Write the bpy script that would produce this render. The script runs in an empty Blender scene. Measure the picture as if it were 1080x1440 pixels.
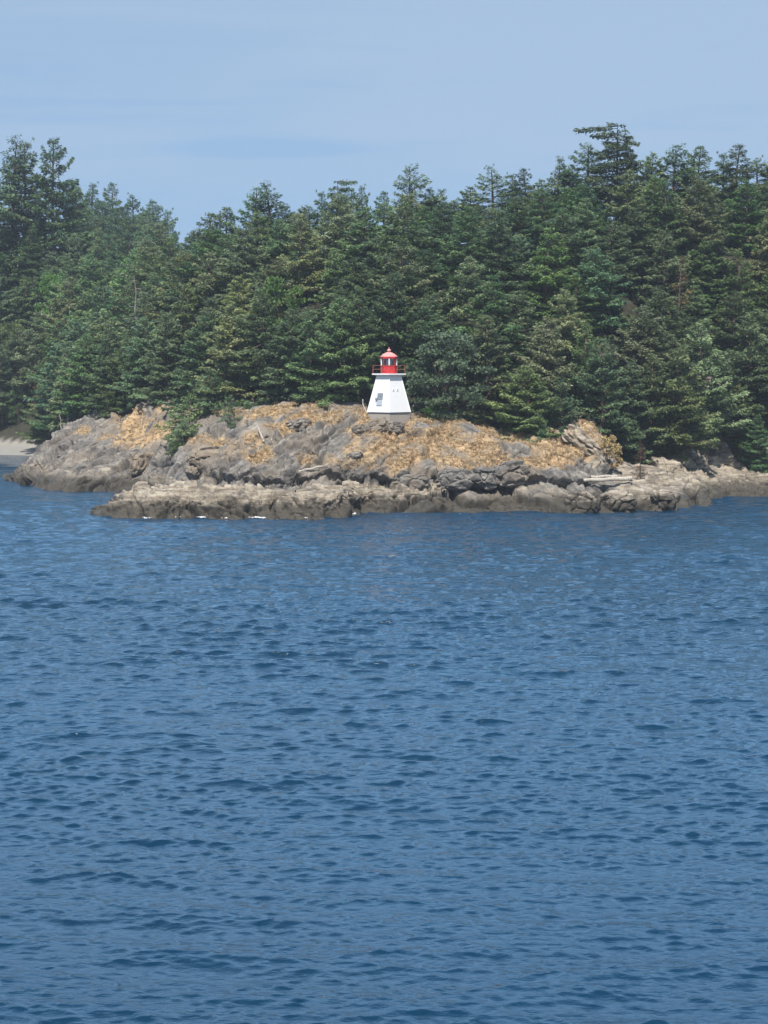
import bpy, bmesh, math, random, time
import numpy as np
from mathutils import Vector, Matrix

T0 = time.time()
SC = bpy.context.scene
COL = SC.collection
rng = np.random.default_rng(11)
random.seed(11)
R = math.radians

# ------------------------------------------------------------------ survey of the place
F, W0, H0, HY, CAMZ = 2800.0, 1080, 1440, 512.0, 18.0     # focal length, photo size, eye-level row, eye height (m)
PITCH = math.atan((720 - HY) / F)
CP, SP = math.cos(PITCH), math.sin(PITCH)


def at(px, py, Y):
    """World point at distance Y seen at photo pixel (px, py)."""
    dx, dy = px - 540.0, 720.0 - py
    d = (dx, F * CP + dy * SP, -F * SP + dy * CP)
    t = Y / d[1]
    return (d[0] * t, Y, CAMZ + d[2] * t)


def zat(py, Y):
    return at(540, py, Y)[2]


def yshore(py):
    dy = 720.0 - py
    return CAMZ * (F * CP + dy * SP) / (F * SP - dy * CP)


def project(x, y, z):
    zz = z - CAMZ
    fwd = y * CP - zz * SP
    up = y * SP + zz * CP
    return 540 + F * x / fwd, 720 - F * up / fwd


# ------------------------------------------------------------------ noise
def _hash(ix, iy, iz, seed=0):
    h = (ix.astype(np.int64) * 374761393 + iy.astype(np.int64) * 668265263 + iz.astype(np.int64) * 2147483647 + seed * 144665) & 0xFFFFFFFF
    h = ((h ^ (h >> 13)) * 1274126177) & 0xFFFFFFFF
    h = ((h ^ (h >> 16)) * 2246822519) & 0xFFFFFFFF
    return ((h ^ (h >> 15)) & 0xFFFFFF) / float(0xFFFFFF)


def vnoise(x, y, z, seed=0):
    x0, y0, z0 = np.floor(x), np.floor(y), np.floor(z)
    fx, fy, fz = x - x0, y - y0, z - z0
    ux, uy, uz = (f * f * f * (f * (f * 6 - 15) + 10) for f in (fx, fy, fz))
    r = 0
    for a in (0, 1):
        wx = ux if a else 1 - ux
        for b in (0, 1):
            wy = uy if b else 1 - uy
            for c in (0, 1):
                wz = uz if c else 1 - uz
                r = r + wx * wy * wz * _hash(x0 + a, y0 + b, z0 + c, seed)
    return r * 2 - 1


def fbm(x, y, z, octv=4, seed=0, gain=0.5, lac=2.03):
    r, a, f, n = 0, 1.0, 1.0, 0.0
    for k in range(octv):
        r = r + a * vnoise(x * f + 7.3 * k, y * f - 3.1 * k, z * f + 1.7 * k, seed + k)
        n += a
        a *= gain
        f *= lac
    return r / n


def worley(x, y, z, seed=0):
    x0, y0, z0 = np.floor(x), np.floor(y), np.floor(z)
    f1 = np.full(x.shape, 9.0)
    f2 = np.full(x.shape, 9.0)
    idv = np.zeros(x.shape)
    lx = np.zeros(x.shape)
    ly = np.zeros(x.shape)
    for a in (-1, 0, 1):
        for b in (-1, 0, 1):
            for c in (-1, 0, 1):
                cx, cy, cz = x0 + a, y0 + b, z0 + c
                px = cx + _hash(cx, cy, cz, seed)
                py = cy + _hash(cx, cy, cz, seed + 5)
                pz = cz + _hash(cx, cy, cz, seed + 9)
                d = np.sqrt((x - px) ** 2 + (y - py) ** 2 + (z - pz) ** 2)
                closer = d < f1
                f2 = np.where(closer, f1, np.minimum(f2, d))
                idv = np.where(closer, _hash(cx, cy, cz, seed + 13), idv)
                lx = np.where(closer, x - px, lx)
                ly = np.where(closer, y - py, ly)
                f1 = np.where(closer, d, f1)
    return f1, f2, idv, lx, ly


def sstep(a, b, v):
    t = np.clip((v - a) / (b - a), 0, 1)
    return t * t * (3 - 2 * t)


# ------------------------------------------------------------------ materials
def new_mat(name):
    m = bpy.data.materials.new(name)
    m.use_nodes = True
    nt = m.node_tree
    for n in list(nt.nodes):
        nt.nodes.remove(n)
    out = nt.nodes.new('ShaderNodeOutputMaterial')
    return m, nt, out


class NT:
    def __init__(s, nt):
        s.nt = nt

    def n(s, t, **kw):
        nd = s.nt.nodes.new(t)
        for k, v in kw.items():
            setattr(nd, k, v)
        return nd

    def l(s, a, b):
        s.nt.links.new(a, b)

    def val(s, sock, v):
        if hasattr(v, 'is_output') or isinstance(v, bpy.types.NodeSocket):
            s.l(v, sock)
        else:
            sock.default_value = v

    def math(s, op, a, b=0.0, clamp=False):
        nd = s.n('ShaderNodeMath', operation=op)
        nd.use_clamp = clamp
        s.val(nd.inputs[0], a)
        s.val(nd.inputs[1], b)
        return nd.outputs[0]

    def mix(s, fac, a, b, blend='MIX'):
        nd = s.n('ShaderNodeMix', data_type='RGBA', blend_type=blend)
        s.val(nd.inputs[0], fac)
        s.val(nd.inputs[6], a)
        s.val(nd.inputs[7], b)
        return nd.outputs[2]

    def ramp(s, fac, stops):
        nd = s.n('ShaderNodeValToRGB')
        s.l(fac, nd.inputs[0])
        els = nd.color_ramp.elements
        while len(els) > 1:
            els.remove(els[-1])
        els[0].position, els[0].color = stops[0][0], stops[0][1]
        for p, c in stops[1:]:
            e = els.new(p)
            e.color = c
        return nd.outputs[0]

    def smooth(s, v, a, b):
        nd = s.n('ShaderNodeMapRange', interpolation_type='SMOOTHSTEP')
        s.val(nd.inputs[0], v)
        nd.inputs[1].default_value = a
        nd.inputs[2].default_value = b
        return nd.outputs[0]

    def noise(s, vec, scale, detail=4.0, rough=0.55, dist=0.0):
        nd = s.n('ShaderNodeTexNoise')
        s.l(vec, nd.inputs['Vector'])
        nd.inputs['Scale'].default_value = scale
        nd.inputs['Detail'].default_value = detail
        nd.inputs['Roughness'].default_value = rough
        nd.inputs['Distortion'].default_value = dist
        return nd.outputs[0]

    def mapping(s, vec, scale=(1, 1, 1), rot=(0, 0, 0), loc=(0, 0, 0)):
        nd = s.n('ShaderNodeMapping')
        s.l(vec, nd.inputs[0])
        nd.inputs['Scale'].default_value = scale
        nd.inputs['Rotation'].default_value = rot
        nd.inputs['Location'].default_value = loc
        return nd.outputs[0]


def rgb(r, g, b):
    return (r, g, b, 1.0)


def paint_mat(name, col, rough=0.5, wear=0.12, bump=0.0, coat=0.0, scale=3.0, metallic=0.0, dirt=(0.35, 0.3, 0.25)):
    m, nt, out = new_mat(name)
    N = NT(nt)
    co = N.n('ShaderNodeTexCoord').outputs['Object']
    n1 = N.noise(co, scale, 5, 0.6)
    n2 = N.noise(N.mapping(co, (6, 6, 0.7)), 1.6, 4, 0.6)
    c = N.mix(N.math('MULTIPLY', N.smooth(n1, 0.45, 0.75), wear), rgb(*col), rgb(*[min(1, x * 0.7 + 0.06) for x in col]))
    c = N.mix(N.math('MULTIPLY', N.smooth(n2, 0.55, 0.8), wear), c, rgb(*dirt))
    p = N.n('ShaderNodeBsdfPrincipled')
    N.l(c, p.inputs['Base Color'])
    p.inputs['Roughness'].default_value = rough
    p.inputs['Metallic'].default_value = metallic
    p.inputs['Coat Weight'].default_value = coat
    if bump:
        b = N.n('ShaderNodeBump')
        b.inputs['Strength'].default_value = bump
        b.inputs['Distance'].default_value = 0.02
        N.l(n1, b.inputs['Height'])
        N.l(b.outputs[0], p.inputs['Normal'])
    N.l(p.outputs[0], out.inputs[0])
    return m


def siding_mat():
    """White painted horizontal boards."""
    m, nt, out = new_mat('white_painted_boards')
    N = NT(nt)
    co = N.n('ShaderNodeTexCoord').outputs['Object']
    sep = N.n('ShaderNodeSeparateXYZ')
    N.l(co, sep.inputs[0])
    fr = N.math('FRACT', N.math('MULTIPLY', sep.outputs[2], 5.0))
    n2 = N.noise(N.mapping(co, (5, 5, 0.6)), 1.5, 4, 0.6)
    groove = N.smooth(fr, 0.0, 0.14)
    c = N.mix(N.math('MULTIPLY', N.smooth(n2, 0.5, 0.75), 0.22), rgb(0.78, 0.78, 0.775), rgb(0.5, 0.45, 0.38))
    c = N.mix(groove, rgb(0.62, 0.62, 0.63), c)
    p = N.n('ShaderNodeBsdfPrincipled')
    N.l(c, p.inputs['Base Color'])
    p.inputs['Roughness'].default_value = 0.55
    b = N.n('ShaderNodeBump')
    b.inputs['Strength'].default_value = 0.6
    b.inputs['Distance'].default_value = 0.02
    N.l(fr, b.inputs['Height'])
    N.l(b.outputs[0], p.inputs['Normal'])
    N.l(p.outputs[0], out.inputs[0])
    return m


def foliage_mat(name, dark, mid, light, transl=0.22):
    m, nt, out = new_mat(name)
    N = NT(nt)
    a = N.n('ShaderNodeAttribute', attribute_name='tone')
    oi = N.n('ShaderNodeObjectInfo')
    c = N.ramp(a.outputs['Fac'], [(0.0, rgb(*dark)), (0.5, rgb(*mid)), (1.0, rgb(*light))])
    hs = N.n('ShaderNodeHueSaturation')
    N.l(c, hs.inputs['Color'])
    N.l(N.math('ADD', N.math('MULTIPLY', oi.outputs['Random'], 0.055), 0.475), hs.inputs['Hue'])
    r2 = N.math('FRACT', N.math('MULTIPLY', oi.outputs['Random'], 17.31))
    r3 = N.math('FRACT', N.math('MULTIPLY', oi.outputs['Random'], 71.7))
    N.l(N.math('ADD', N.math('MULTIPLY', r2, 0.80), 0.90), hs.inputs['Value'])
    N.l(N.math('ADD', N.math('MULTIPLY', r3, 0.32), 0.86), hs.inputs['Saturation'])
    p = N.n('ShaderNodeBsdfPrincipled')
    N.l(hs.outputs[0], p.inputs['Base Color'])
    p.inputs['Roughness'].default_value = 0.55
    p.inputs['Specular IOR Level'].default_value = 0.35
    t = N.n('ShaderNodeBsdfTranslucent')
    N.l(hs.outputs[0], t.inputs['Color'])
    mx = N.n('ShaderNodeMixShader')
    mx.inputs[0].default_value = transl
    N.l(p.outputs[0], mx.inputs[1])
    N.l(t.outputs[0], mx.inputs[2])
    N.l(mx.outputs[0], out.inputs[0])
    return m


def bark_mat(name, col):
    m, nt, out = new_mat(name)
    N = NT(nt)
    co = N.n('ShaderNodeTexCoord').outputs['Object']
    n1 = N.noise(N.mapping(co, (6, 6, 1.2)), 1.5, 5, 0.65)
    c = N.ramp(n1, [(0.3, rgb(*[x * 0.5 for x in col])), (0.7, rgb(*[min(1, x * 1.4) for x in col]))])
    p = N.n('ShaderNodeBsdfPrincipled')
    N.l(c, p.inputs['Base Color'])
    p.inputs['Roughness'].default_value = 0.9
    N.l(p.outputs[0], out.inputs[0])
    return m


def rock_mat(name='coastal_rock'):
    m, nt, out = new_mat(name)
    N = NT(nt)
    geo = N.n('ShaderNodeNewGeometry')
    pos = geo.outputs['Position']
    sep = N.n('ShaderNodeSeparateXYZ')
    N.l(pos, sep.inputs[0])
    z = sep.outputs[2]
    at_ = N.n('ShaderNodeAttribute', attribute_name='cover')
    sc = N.n('ShaderNodeSeparateColor')
    N.l(at_.outputs['Color'], sc.inputs[0])
    grass, pale, soil = sc.outputs[0], sc.outputs[1], sc.outputs[2]
    mot = N.noise(pos, 0.55, 8, 0.68)
    fine = N.noise(pos, 3.2, 6, 0.7)
    lay = N.mapping(pos, (0.25, 0.4, 2.2), (0, R(16), 0))
    layer = N.noise(lay, 1.1, 6, 0.65, 0.6)
    blot = N.noise(pos, 0.18, 5, 0.6, 0.5)
    sla = N.n('ShaderNodeAttribute', attribute_name='slab').outputs['Vector']
    streak = N.noise(N.mapping(sla, (0.22, 1.5, 0.5)), 1.0, 7, 0.66, 0.4)
    # grey weathered rock with darker and lichen-pale mottling
    sm = N.math('ADD', N.math('MULTIPLY', streak, 0.6), N.math('MULTIPLY', mot, 0.4))
    g = N.ramp(sm, [(0.34, rgb(0.040, 0.037, 0.035)), (0.435, rgb(0.078, 0.072, 0.066)), (0.53, rgb(0.158, 0.146, 0.131)), (0.66, rgb(0.35, 0.32, 0.275))])
    g = N.mix(N.math('MULTIPLY', N.smooth(fine, 0.52, 0.70), 0.35), g, rgb(0.42, 0.385, 0.34))
    g = N.mix(N.math('MULTIPLY', N.smooth(fine, 0.46, 0.32), 0.45), g, rgb(0.07, 0.064, 0.058))
    g = N.mix(N.math('MULTIPLY', N.smooth(streak, 0.47, 0.37), 0.5), g, rgb(0.065, 0.060, 0.056))
    g = N.mix(N.math('MULTIPLY', N.smooth(blot, 0.48, 0.64), 0.35), g, rgb(0.27, 0.215, 0.155))
    g = N.mix(N.math('MULTIPLY', N.smooth(grass, 0.02, 0.3), 0.55), g, rgb(0.28, 0.215, 0.145))
    # salt-bleached, barnacled tan zone above the tide line
    pl = N.ramp(layer, [(0.30, rgb(0.07, 0.058, 0.045)), (0.43, rgb(0.20, 0.165, 0.125)), (0.58, rgb(0.36, 0.31, 0.24)), (0.75, rgb(0.50, 0.45, 0.37))])
    pl = N.mix(N.math('MULTIPLY', N.smooth(fine, 0.47, 0.33), 0.7), pl, rgb(0.10, 0.088, 0.075))
    pl = N.mix(N.math('MULTIPLY', N.smooth(mot, 0.46, 0.32), 0.6), pl, rgb(0.12, 0.105, 0.09))
    c = N.mix(N.smooth(N.math('ADD', pale, N.math('MULTIPLY', N.math('SUBTRACT', mot, 0.5), 1.2)), 0.35, 0.62), g, pl)
    # dry golden grass and moss in the hollows
    gr = N.ramp(N.noise(N.mapping(sla, (0.5, 1.3, 1.0)), 1.7, 7, 0.72), [(0.28, rgb(0.15, 0.10, 0.06)), (0.43, rgb(0.33, 0.22, 0.12)), (0.58, rgb(0.44, 0.32, 0.185)), (0.76, rgb(0.52, 0.43, 0.30))])
    gf = N.smooth(N.math('ADD', grass, N.math('ADD', N.math('MULTIPLY', N.math('SUBTRACT', fine, 0.5), 0.9), N.math('MULTIPLY', N.math('SUBTRACT', streak, 0.5), 1.3))), 0.22, 0.72)
    c = N.mix(gf, c, gr)
    # forest litter
    so = N.ramp(mot, [(0.3, rgb(0.016, 0.017, 0.010)), (0.7, rgb(0.048, 0.044, 0.026))])
    c = N.mix(soil, c, so)
    # wet, weedy dark band at the water's edge
    wz = N.math('ADD', z, N.math('MULTIPLY', N.math('SUBTRACT', mot, 0.5), -4.0))
    sandy = N.smooth(sep.outputs[1], 350, 362)
    c = N.mix(N.math('MULTIPLY', sandy, pale), c, N.ramp(fine, [(0.3, rgb(0.19, 0.18, 0.155)), (0.7, rgb(0.30, 0.285, 0.25))]))
    wet = N.math('MULTIPLY', N.smooth(wz, 2.5, 1.0), N.math('SUBTRACT', 1.0, sandy))
    c = N.mix(N.math('MULTIPLY', wet, 0.9), c, rgb(0.034, 0.029, 0.020))
    p = N.n('ShaderNodeBsdfPrincipled')
    N.l(c, p.inputs['Base Color'])
    N.l(N.math('SUBTRACT', 0.9, N.math('MULTIPLY', wet, 0.3)), p.inputs['Roughness'])
    p.inputs['Specular IOR Level'].default_value = 0.3
    b = N.n('ShaderNodeBump')
    b.inputs['Strength'].default_value = 0.9
    b.inputs['Distance'].default_value = 0.16
    N.l(N.math('ADD', N.math('MULTIPLY', fine, 0.7), N.math('ADD', N.math('MULTIPLY', streak, 1.4), mot)), b.inputs['Height'])
    N.l(b.outputs[0], p.inputs['Normal'])
    N.l(p.outputs[0], out.inputs[0])
    return m


def beach_blend(m):
    return m


def water_mat():
    m, nt, out = new_mat('sea_water')
    N = NT(nt)
    pos = N.n('ShaderNodeNewGeometry').outputs['Position']
    patch = N.noise(N.mapping(pos, (0.03, 0.012, 1.0)), 1.0, 3, 0.5)
    p = N.n('ShaderNodeBsdfPrincipled')
    c = N.mix(N.smooth(patch, 0.35, 0.65), rgb(*WATER_A), rgb(*WATER_B))
    N.l(c, p.inputs['Base Color'])
    p.inputs['Roughness'].default_value = 0.07
    p.inputs['IOR'].default_value = 1.333
    n1 = N.noise(N.mapping(pos, (1.0, 2.1, 1.0), (0, 0, R(9))), 1.9, 3, 0.55)
    n2 = N.noise(N.mapping(pos, (1.0, 1.8, 1.0), (0, 0, R(-14))), 6.0, 3, 0.55)
    n3 = N.noise(N.mapping(pos, (0.6, 1.9, 1.0), (0, 0, R(5))), 1.0, 4, 0.6)
    sy = N.n('ShaderNodeSeparateXYZ')
    N.l(pos, sy.inputs[0])
    n3 = N.math('MULTIPLY', n3, N.math('MULTIPLY', N.math('ADD', 0.15, N.smooth(sy.outputs[1], 60, 170)), 0.22))
    h = N.math('ADD', N.math('MULTIPLY', n1, 0.05), N.math('MULTIPLY', n2, 0.016))
    h = N.math('MULTIPLY', h, N.math('ADD', 0.55, N.math('MULTIPLY', patch, 0.9)))
    h = N.math('ADD', h, n3)
    b = N.n('ShaderNodeBump')
    b.inputs['Strength'].default_value = 1.0
    b.inputs['Distance'].default_value = 1.0
    N.l(h, b.inputs['Height'])
    N.l(b.outputs[0], p.inputs['Normal'])
    N.l(p.outputs[0], out.inputs[0])
    return m


WATER_A, WATER_B = (0.003, 0.023, 0.050), (0.004, 0.029, 0.063)

M = {}
M['rock'] = rock_mat()
M['water'] = water_mat()
M['boards'] = siding_mat()
M['white'] = paint_mat('white_paint', (0.8, 0.8, 0.79), 0.5, 0.15)
M['red'] = paint_mat('red_paint', (0.52, 0.022, 0.024), 0.35, 0.12, coat=0.3)
M['roof'] = paint_mat('red_roof_glare_paint', (0.70, 0.27, 0.24), 0.40, 0.7, coat=0.35, scale=2.0, dirt=(0.82, 0.66, 0.62))  # red roof paled to pink: the sun's glare is put into its colour
M['rust'] = paint_mat('rusty_red_pipe', (0.30, 0.085, 0.05), 0.7, 0.5)
M['concrete'] = paint_mat('weathered_concrete', (0.34, 0.30, 0.26), 0.9, 0.6, bump=0.5, scale=2.2)
M['slate'] = paint_mat('grey_shutter_paint', (0.20, 0.22, 0.25), 0.6, 0.3)
M['paleblue'] = paint_mat('pale_grey_panel', (0.36, 0.40, 0.46), 0.6, 0.2)
M['dark'] = paint_mat('dark_metal', (0.06, 0.06, 0.065), 0.5, 0.2)
M['trunk'] = bark_mat('fir_bark', (0.10, 0.075, 0.055))
M['palebark'] = bark_mat('bleached_wood', (0.42, 0.38, 0.34))
M['greybark'] = bark_mat('grey_dead_wood', (0.20, 0.175, 0.155))
M['log'] = bark_mat('sun_bleached_log', (0.40, 0.36, 0.30))
M['fol_dark'] = foliage_mat('needles_dark_green', (0.038, 0.068, 0.036), (0.084, 0.134, 0.062), (0.150, 0.204, 0.098))
M['fol_mid'] = foliage_mat('needles_mid_green', (0.052, 0.084, 0.036), (0.112, 0.166, 0.066), (0.185, 0.240, 0.108))
M['fol_olive'] = foliage_mat('needles_olive_green', (0.066, 0.086, 0.038), (0.140, 0.174, 0.076), (0.225, 0.254, 0.128))
M['fol_leaf'] = foliage_mat('broad_leaves', (0.040, 0.070, 0.022), (0.082, 0.132, 0.040), (0.135, 0.190, 0.060), 0.3)
M['fol_round'] = foliage_mat('dense_dark_leaves', (0.030, 0.052, 0.030), (0.066, 0.104, 0.054), (0.120, 0.160, 0.085))
M['fol_brown'] = foliage_mat('dead_brown_needles', (0.05, 0.028, 0.017), (0.12, 0.065, 0.036), (0.19, 0.11, 0.06))
M['fol_tan'] = foliage_mat('withered_tan_leaves', (0.13, 0.085, 0.04), (0.25, 0.17, 0.085), (0.36, 0.27, 0.15))
M['fol_shrub'] = foliage_mat('bright_shrub_leaves', (0.045, 0.085, 0.022), (0.085, 0.160, 0.042), (0.140, 0.225, 0.065), 0.3)


# ------------------------------------------------------------------ object helpers
def link(name, me, mat=None, parent=None, loc=None):
    o = bpy.data.objects.new(name, me)
    COL.objects.link(o)
    if mat is not None and me is not None and not me.materials:
        me.materials.append(mat)
    if parent is not None:
        o.parent = parent
    if loc is not None:
        o.location = loc
    return o


def tag(o, label=None, cat=None, group=None, kind=None):
    for k, v in (('label', label), ('category', cat), ('group', group), ('kind', kind)):
        if v:
            o[k] = v
    return o


def thing(name, label, cat, loc=(0, 0, 0), rz=0.0, group=None):
    o = bpy.data.objects.new(name, None)
    COL.objects.link(o)
    o.location = loc
    o.rotation_euler = (0, 0, rz)
    o.empty_display_size = 0.3
    return tag(o, label, cat, group)


def np_mesh(name, verts, faces, smooth=False):
    """faces: (n,k) int array, all the same corner count."""
    me = bpy.data.meshes.new(name)
    nv, nf, k = len(verts), len(faces), faces.shape[1]
    me.vertices.add(nv)
    me.vertices.foreach_set('co', np.ascontiguousarray(verts, dtype=np.float32).ravel())
    me.loops.add(nf * k)
    me.loops.foreach_set('vertex_index', np.ascontiguousarray(faces, dtype=np.int32).ravel())
    me.polygons.add(nf)
    me.polygons.foreach_set('loop_start', np.arange(0, nf * k, k, dtype=np.int32))
    if smooth:
        me.polygons.foreach_set('use_smooth', np.ones(nf, dtype=bool))
    me.update(calc_edges=True)
    me.validate()
    return me


def bm_mesh(name, bm, smooth=False):
    me = bpy.data.meshes.new(name)
    if smooth:
        for f in bm.faces:
            f.smooth = True
    bm.normal_update()
    bm.to_mesh(me)
    bm.free()
    return me


def grid_faces(nr, nc):
    i = np.arange(nr * nc).reshape(nr, nc)
    return np.stack([i[:-1, :-1], i[:-1, 1:], i[1:, 1:], i[1:, :-1]], -1).reshape(-1, 4)


def box(bm, c, s, rot=None):
    m = Matrix.Translation(c) @ (rot.to_4x4() if rot else Matrix()) @ Matrix.Diagonal((*s, 1))
    bmesh.ops.create_cube(bm, size=1, matrix=m)


def tube(bm, a, b, r0, r1=None, seg=8):
    a, b = Vector(a), Vector(b)
    d = b - a
    q = d.to_track_quat('Z', 'Y').to_matrix().to_4x4()
    bmesh.ops.create_cone(bm, cap_ends=True, segments=seg, radius1=r0, radius2=r0 if r1 is None else r1,
                          depth=d.length, matrix=Matrix.Translation((a + b) / 2) @ q)


def lathe(bm, prof, seg=8, rot=0.0, cap=True):
    rings = []
    for r, z in prof:
        if r < 1e-5:
            rings.append([bm.verts.new((0, 0, z))])
        else:
            rings.append([bm.verts.new((r * math.cos(rot + 2 * math.pi * k / seg), r * math.sin(rot + 2 * math.pi * k / seg), z)) for k in range(seg)])
    for A, B in zip(rings, rings[1:]):
        for k in range(seg):
            k2 = (k + 1) % seg
            if len(A) == 1:
                bm.faces.new((A[0], B[k2], B[k]))
            elif len(B) == 1:
                bm.faces.new((A[k], A[k2], B[0]))
            else:
                bm.faces.new((A[k], A[k2], B[k2], B[k]))
    if cap:
        if len(rings[0]) > 1:
            bm.faces.new(rings[0][::-1])
        if len(rings[-1]) > 1:
            bm.faces.new(rings[-1])


# ------------------------------------------------------------------ terrain
# headland: for each photo column, points of the rock seen there as (row, distance); the first is the waterline or hidden foot
HEAD = {
    -24: [(-3.0, 296), (-3, 298), (-3, 300), (-3, 304), (-3, 308), (-3, 330)],
    3: [(-2.0, 300), (-2, 302), (-2, 304), (-2, 308), (-2, 312), (-3, 330)],
    14: [('s', 674), (671, 309), (669, 310.5), (667, 312), (665, 313.5), (-2, 322)],
    34: [('s', 680), (674, 301), (667, 305), (661, 309), (655, 314), (-2, 325)],
    60: [('s', 687), (677, 290), (662, 297), (647, 309), (632, 323), (0.5, 338)],
    100: [('s', 690), (674, 285), (656, 295), (631, 311), (604, 332), (8.5, 345)],
    150: [('s', 692), (673, 284), (655, 292), (622, 308), (592, 325), (11, 342)],
    200: [('z', 0.2, 279), (668, 283), (650, 290), (615, 303), (573, 317), (13.5, 335)],
    235: [('z', 1.0, 268), (667, 273), (645, 281), (605, 296), (563, 311), (14, 330)],
    270: [('z', 1.5, 257), (667, 261.5), (640, 270), (607, 283), (575, 298), (14, 318)],
    330: [('z', 2.0, 248), (669, 251.5), (640, 258), (608, 268), (575, 281), (13.6, 300)],
    400: [('z', 2.2, 246), (669, 248.6), (640, 254), (608, 262), (576, 272), (13, 292)],
    500: [('z', 2.2, 246), (666, 248.2), (640, 252.5), (605, 258.5), (573, 266.5), (12.6, 288)],
    540: [('z', 2.2, 246), (666, 248.2), (640, 252), (606, 257.5), (583, 261.0), (12.3, 285)],
    580: [('z', 2.2, 246), (666, 248.2), (641, 252), (610, 257), (586, 261.5), (12, 285)],
    620: [('z', 2.2, 246), (665, 248.2), (645, 252), (618, 257), (594, 263), (11.6, 285)],
    700: [('z', 2.2, 246), (668, 247.6), (650, 250.5), (630, 255), (607, 263), (10.8, 285)],
    750: [('z', 2.2, 246), (668, 247.6), (650, 250.5), (632, 255), (606, 264), (10.5, 285)],
    790: [('z', 2.2, 246), (665, 248.5), (654, 251), (630, 256), (600, 265), (11, 285)],
    825: [('z', 2.0, 246), (668, 248.5), (659, 251.5), (635, 257), (606, 265), (10.3, 285)],
    848: [('z', 1.9, 246), (675, 250), (664, 254), (650, 259), (632, 266), (8, 285)],
    860: [('z', 1.8, 246), (682, 250), (673, 255), (665, 260), (655, 268), (6.5, 287)],
    900: [('z', 1.8, 247), (684, 252), (675, 258), (667, 265), (657, 275), (7, 292)],
    950: [('z', 1.5, 250), (684, 255), (674, 262), (664, 270), (640, 281), (9, 296)],
    990: [('z', 0.6, 262), (690, 268), (680, 274), (667, 281), (630, 291), (10, 302)],
    1010: [('s', 698), (691, 273.5), (681, 277), (668, 282), (640, 292), (9, 304)],
    1080: [('s', 698), (690, 274), (682, 279), (671, 285), (652, 295), (8.5, 308)],
    1300: [('s', 699), (690, 273), (682, 278), (671, 285), (652, 295), (8.5, 308)],
}
# the low pale bench in front: column -> (waterline row, top row, distance of the lip)
BENCH = {
    130: (726, 727, 0.2), 138: (726, 716, 0.8), 162: (728, 701, 2.2), 200: (729, 692, 3), 250: (728, 689, 3.4), 330: (729, 691, 3.2), 420: (729, 692, 3.2),
    480: (728, 688, 3.4), 505: (722, 686, 3.2), 600: (719, 684, 3.2), 700: (717, 683, 3.2), 760: (713, 683, 3), 810: (711, 685, 3), 835: (709, 690, 2.6),
    880: (708, 686, 2.8), 950: (709, 685, 3.2), 980: (709, 690, 2.8), 993: (710, 703, 1.2), 1002: (709, 712, 0.2),
}
# wooded ground behind: column -> (distance, height)
HILL = {
    -400: [(394, -0.3), (412, 1.3), (436, 14), (480, 46), (520, 50), (640, 40), (900, 10)],
    0: [(394, -0.3), (412, 1.3), (436, 14), (475, 46), (520, 50), (640, 42), (900, 10)],
    50: [(388, -0.6), (405, 1.3), (430, 14), (472, 46), (520, 49), (640, 44), (900, 10)],
    75: [(338, -3.0), (384, 0.6), (424, 15), (470, 42), (540, 49), (640, 48), (900, 10)],
    110: [(338, 8.5), (372, 10), (420, 21), (470, 36), (560, 51), (640, 54), (900, 10)],
    200: [(328, 13), (350, 15), (400, 24), (470, 35), (560, 47), (640, 49), (900, 10)],
    265: [(308, 14), (325, 18.5), (360, 30.0), (400, 32.0), (560, 33), (640, 34), (900, 10)],
    330: [(288, 13.4), (300, 18.5), (332, 30.0), (370, 32.0), (430, 25), (640, 18), (900, 5)],
    430: [(279, 12.9), (290, 18.5), (322, 32.0), (348, 33.5), (420, 25), (640, 18), (900, 5)],
    540: [(273, 12.3), (285, 19.5), (318, 33.0), (340, 35.0), (420, 25), (640, 18), (900, 5)],
    640: [(270, 11.4), (285, 19.5), (315, 33.5), (338, 36.0), (420, 25), (640, 18), (900, 5)],
    700: [(270, 10.7), (285, 19.0), (315, 35.0), (338, 38.5), (420, 28), (640, 18), (900, 5)],
    850: [(275, 7.5), (286, 16.0), (315, 37.0), (338, 42.0), (420, 30), (640, 18), (900, 5)],
    950: [(287, 9), (296, 15.0), (320, 36.0), (342, 43.0), (420, 30), (640, 18), (900, 5)],
    1080: [(300, 8.4), (308, 15.0), (326, 34.0), (348, 42.0), (420, 30), (640, 18), (900, 5)],
    1500: [(300, 8.4), (308, 15.0), (326, 34.0), (348, 42.0), (420, 30), (640, 18), (900, 5)],
}


def _tab_head():
    c = sorted(HEAD)
    Y = np.zeros((len(c), 6))
    Z = np.zeros((len(c), 6))
    for i, px in enumerate(c):
        for k, e in enumerate(HEAD[px]):
            if e[0] == 's':
                Y[i, k], Z[i, k] = yshore(e[1]), 0.0
            elif e[0] == 'z':
                Y[i, k], Z[i, k] = e[2], e[1]
            elif abs(e[0]) < 20:
                Y[i, k], Z[i, k] = e[1], e[0]
            else:
                Y[i, k], Z[i, k] = e[1], zat(e[0], e[1])
    return np.array(c, float), Y, Z


HC, HYK, HZK = _tab_head()
LC = np.array(sorted(HILL), float)
LYK = np.array([[k[0] for k in HILL[c]] for c in sorted(HILL)], float)
LZK = np.array([[k[1] for k in HILL[c]] for c in sorted(HILL)], float)
BC = np.array(sorted(BENCH), float)
BY = np.array([yshore(BENCH[c][0]) for c in sorted(BENCH)])
BW = np.array([BENCH[c][2] for c in sorted(BENCH)])
BZ = np.array([max(0.1, zat(BENCH[c][1], yshore(BENCH[c][0]) + 5)) for c in sorted(BENCH)])


def _cols(u, C, K):
    return np.stack([np.interp(u, C, K[:, k]) for k in range(K.shape[1])], -1)


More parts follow.
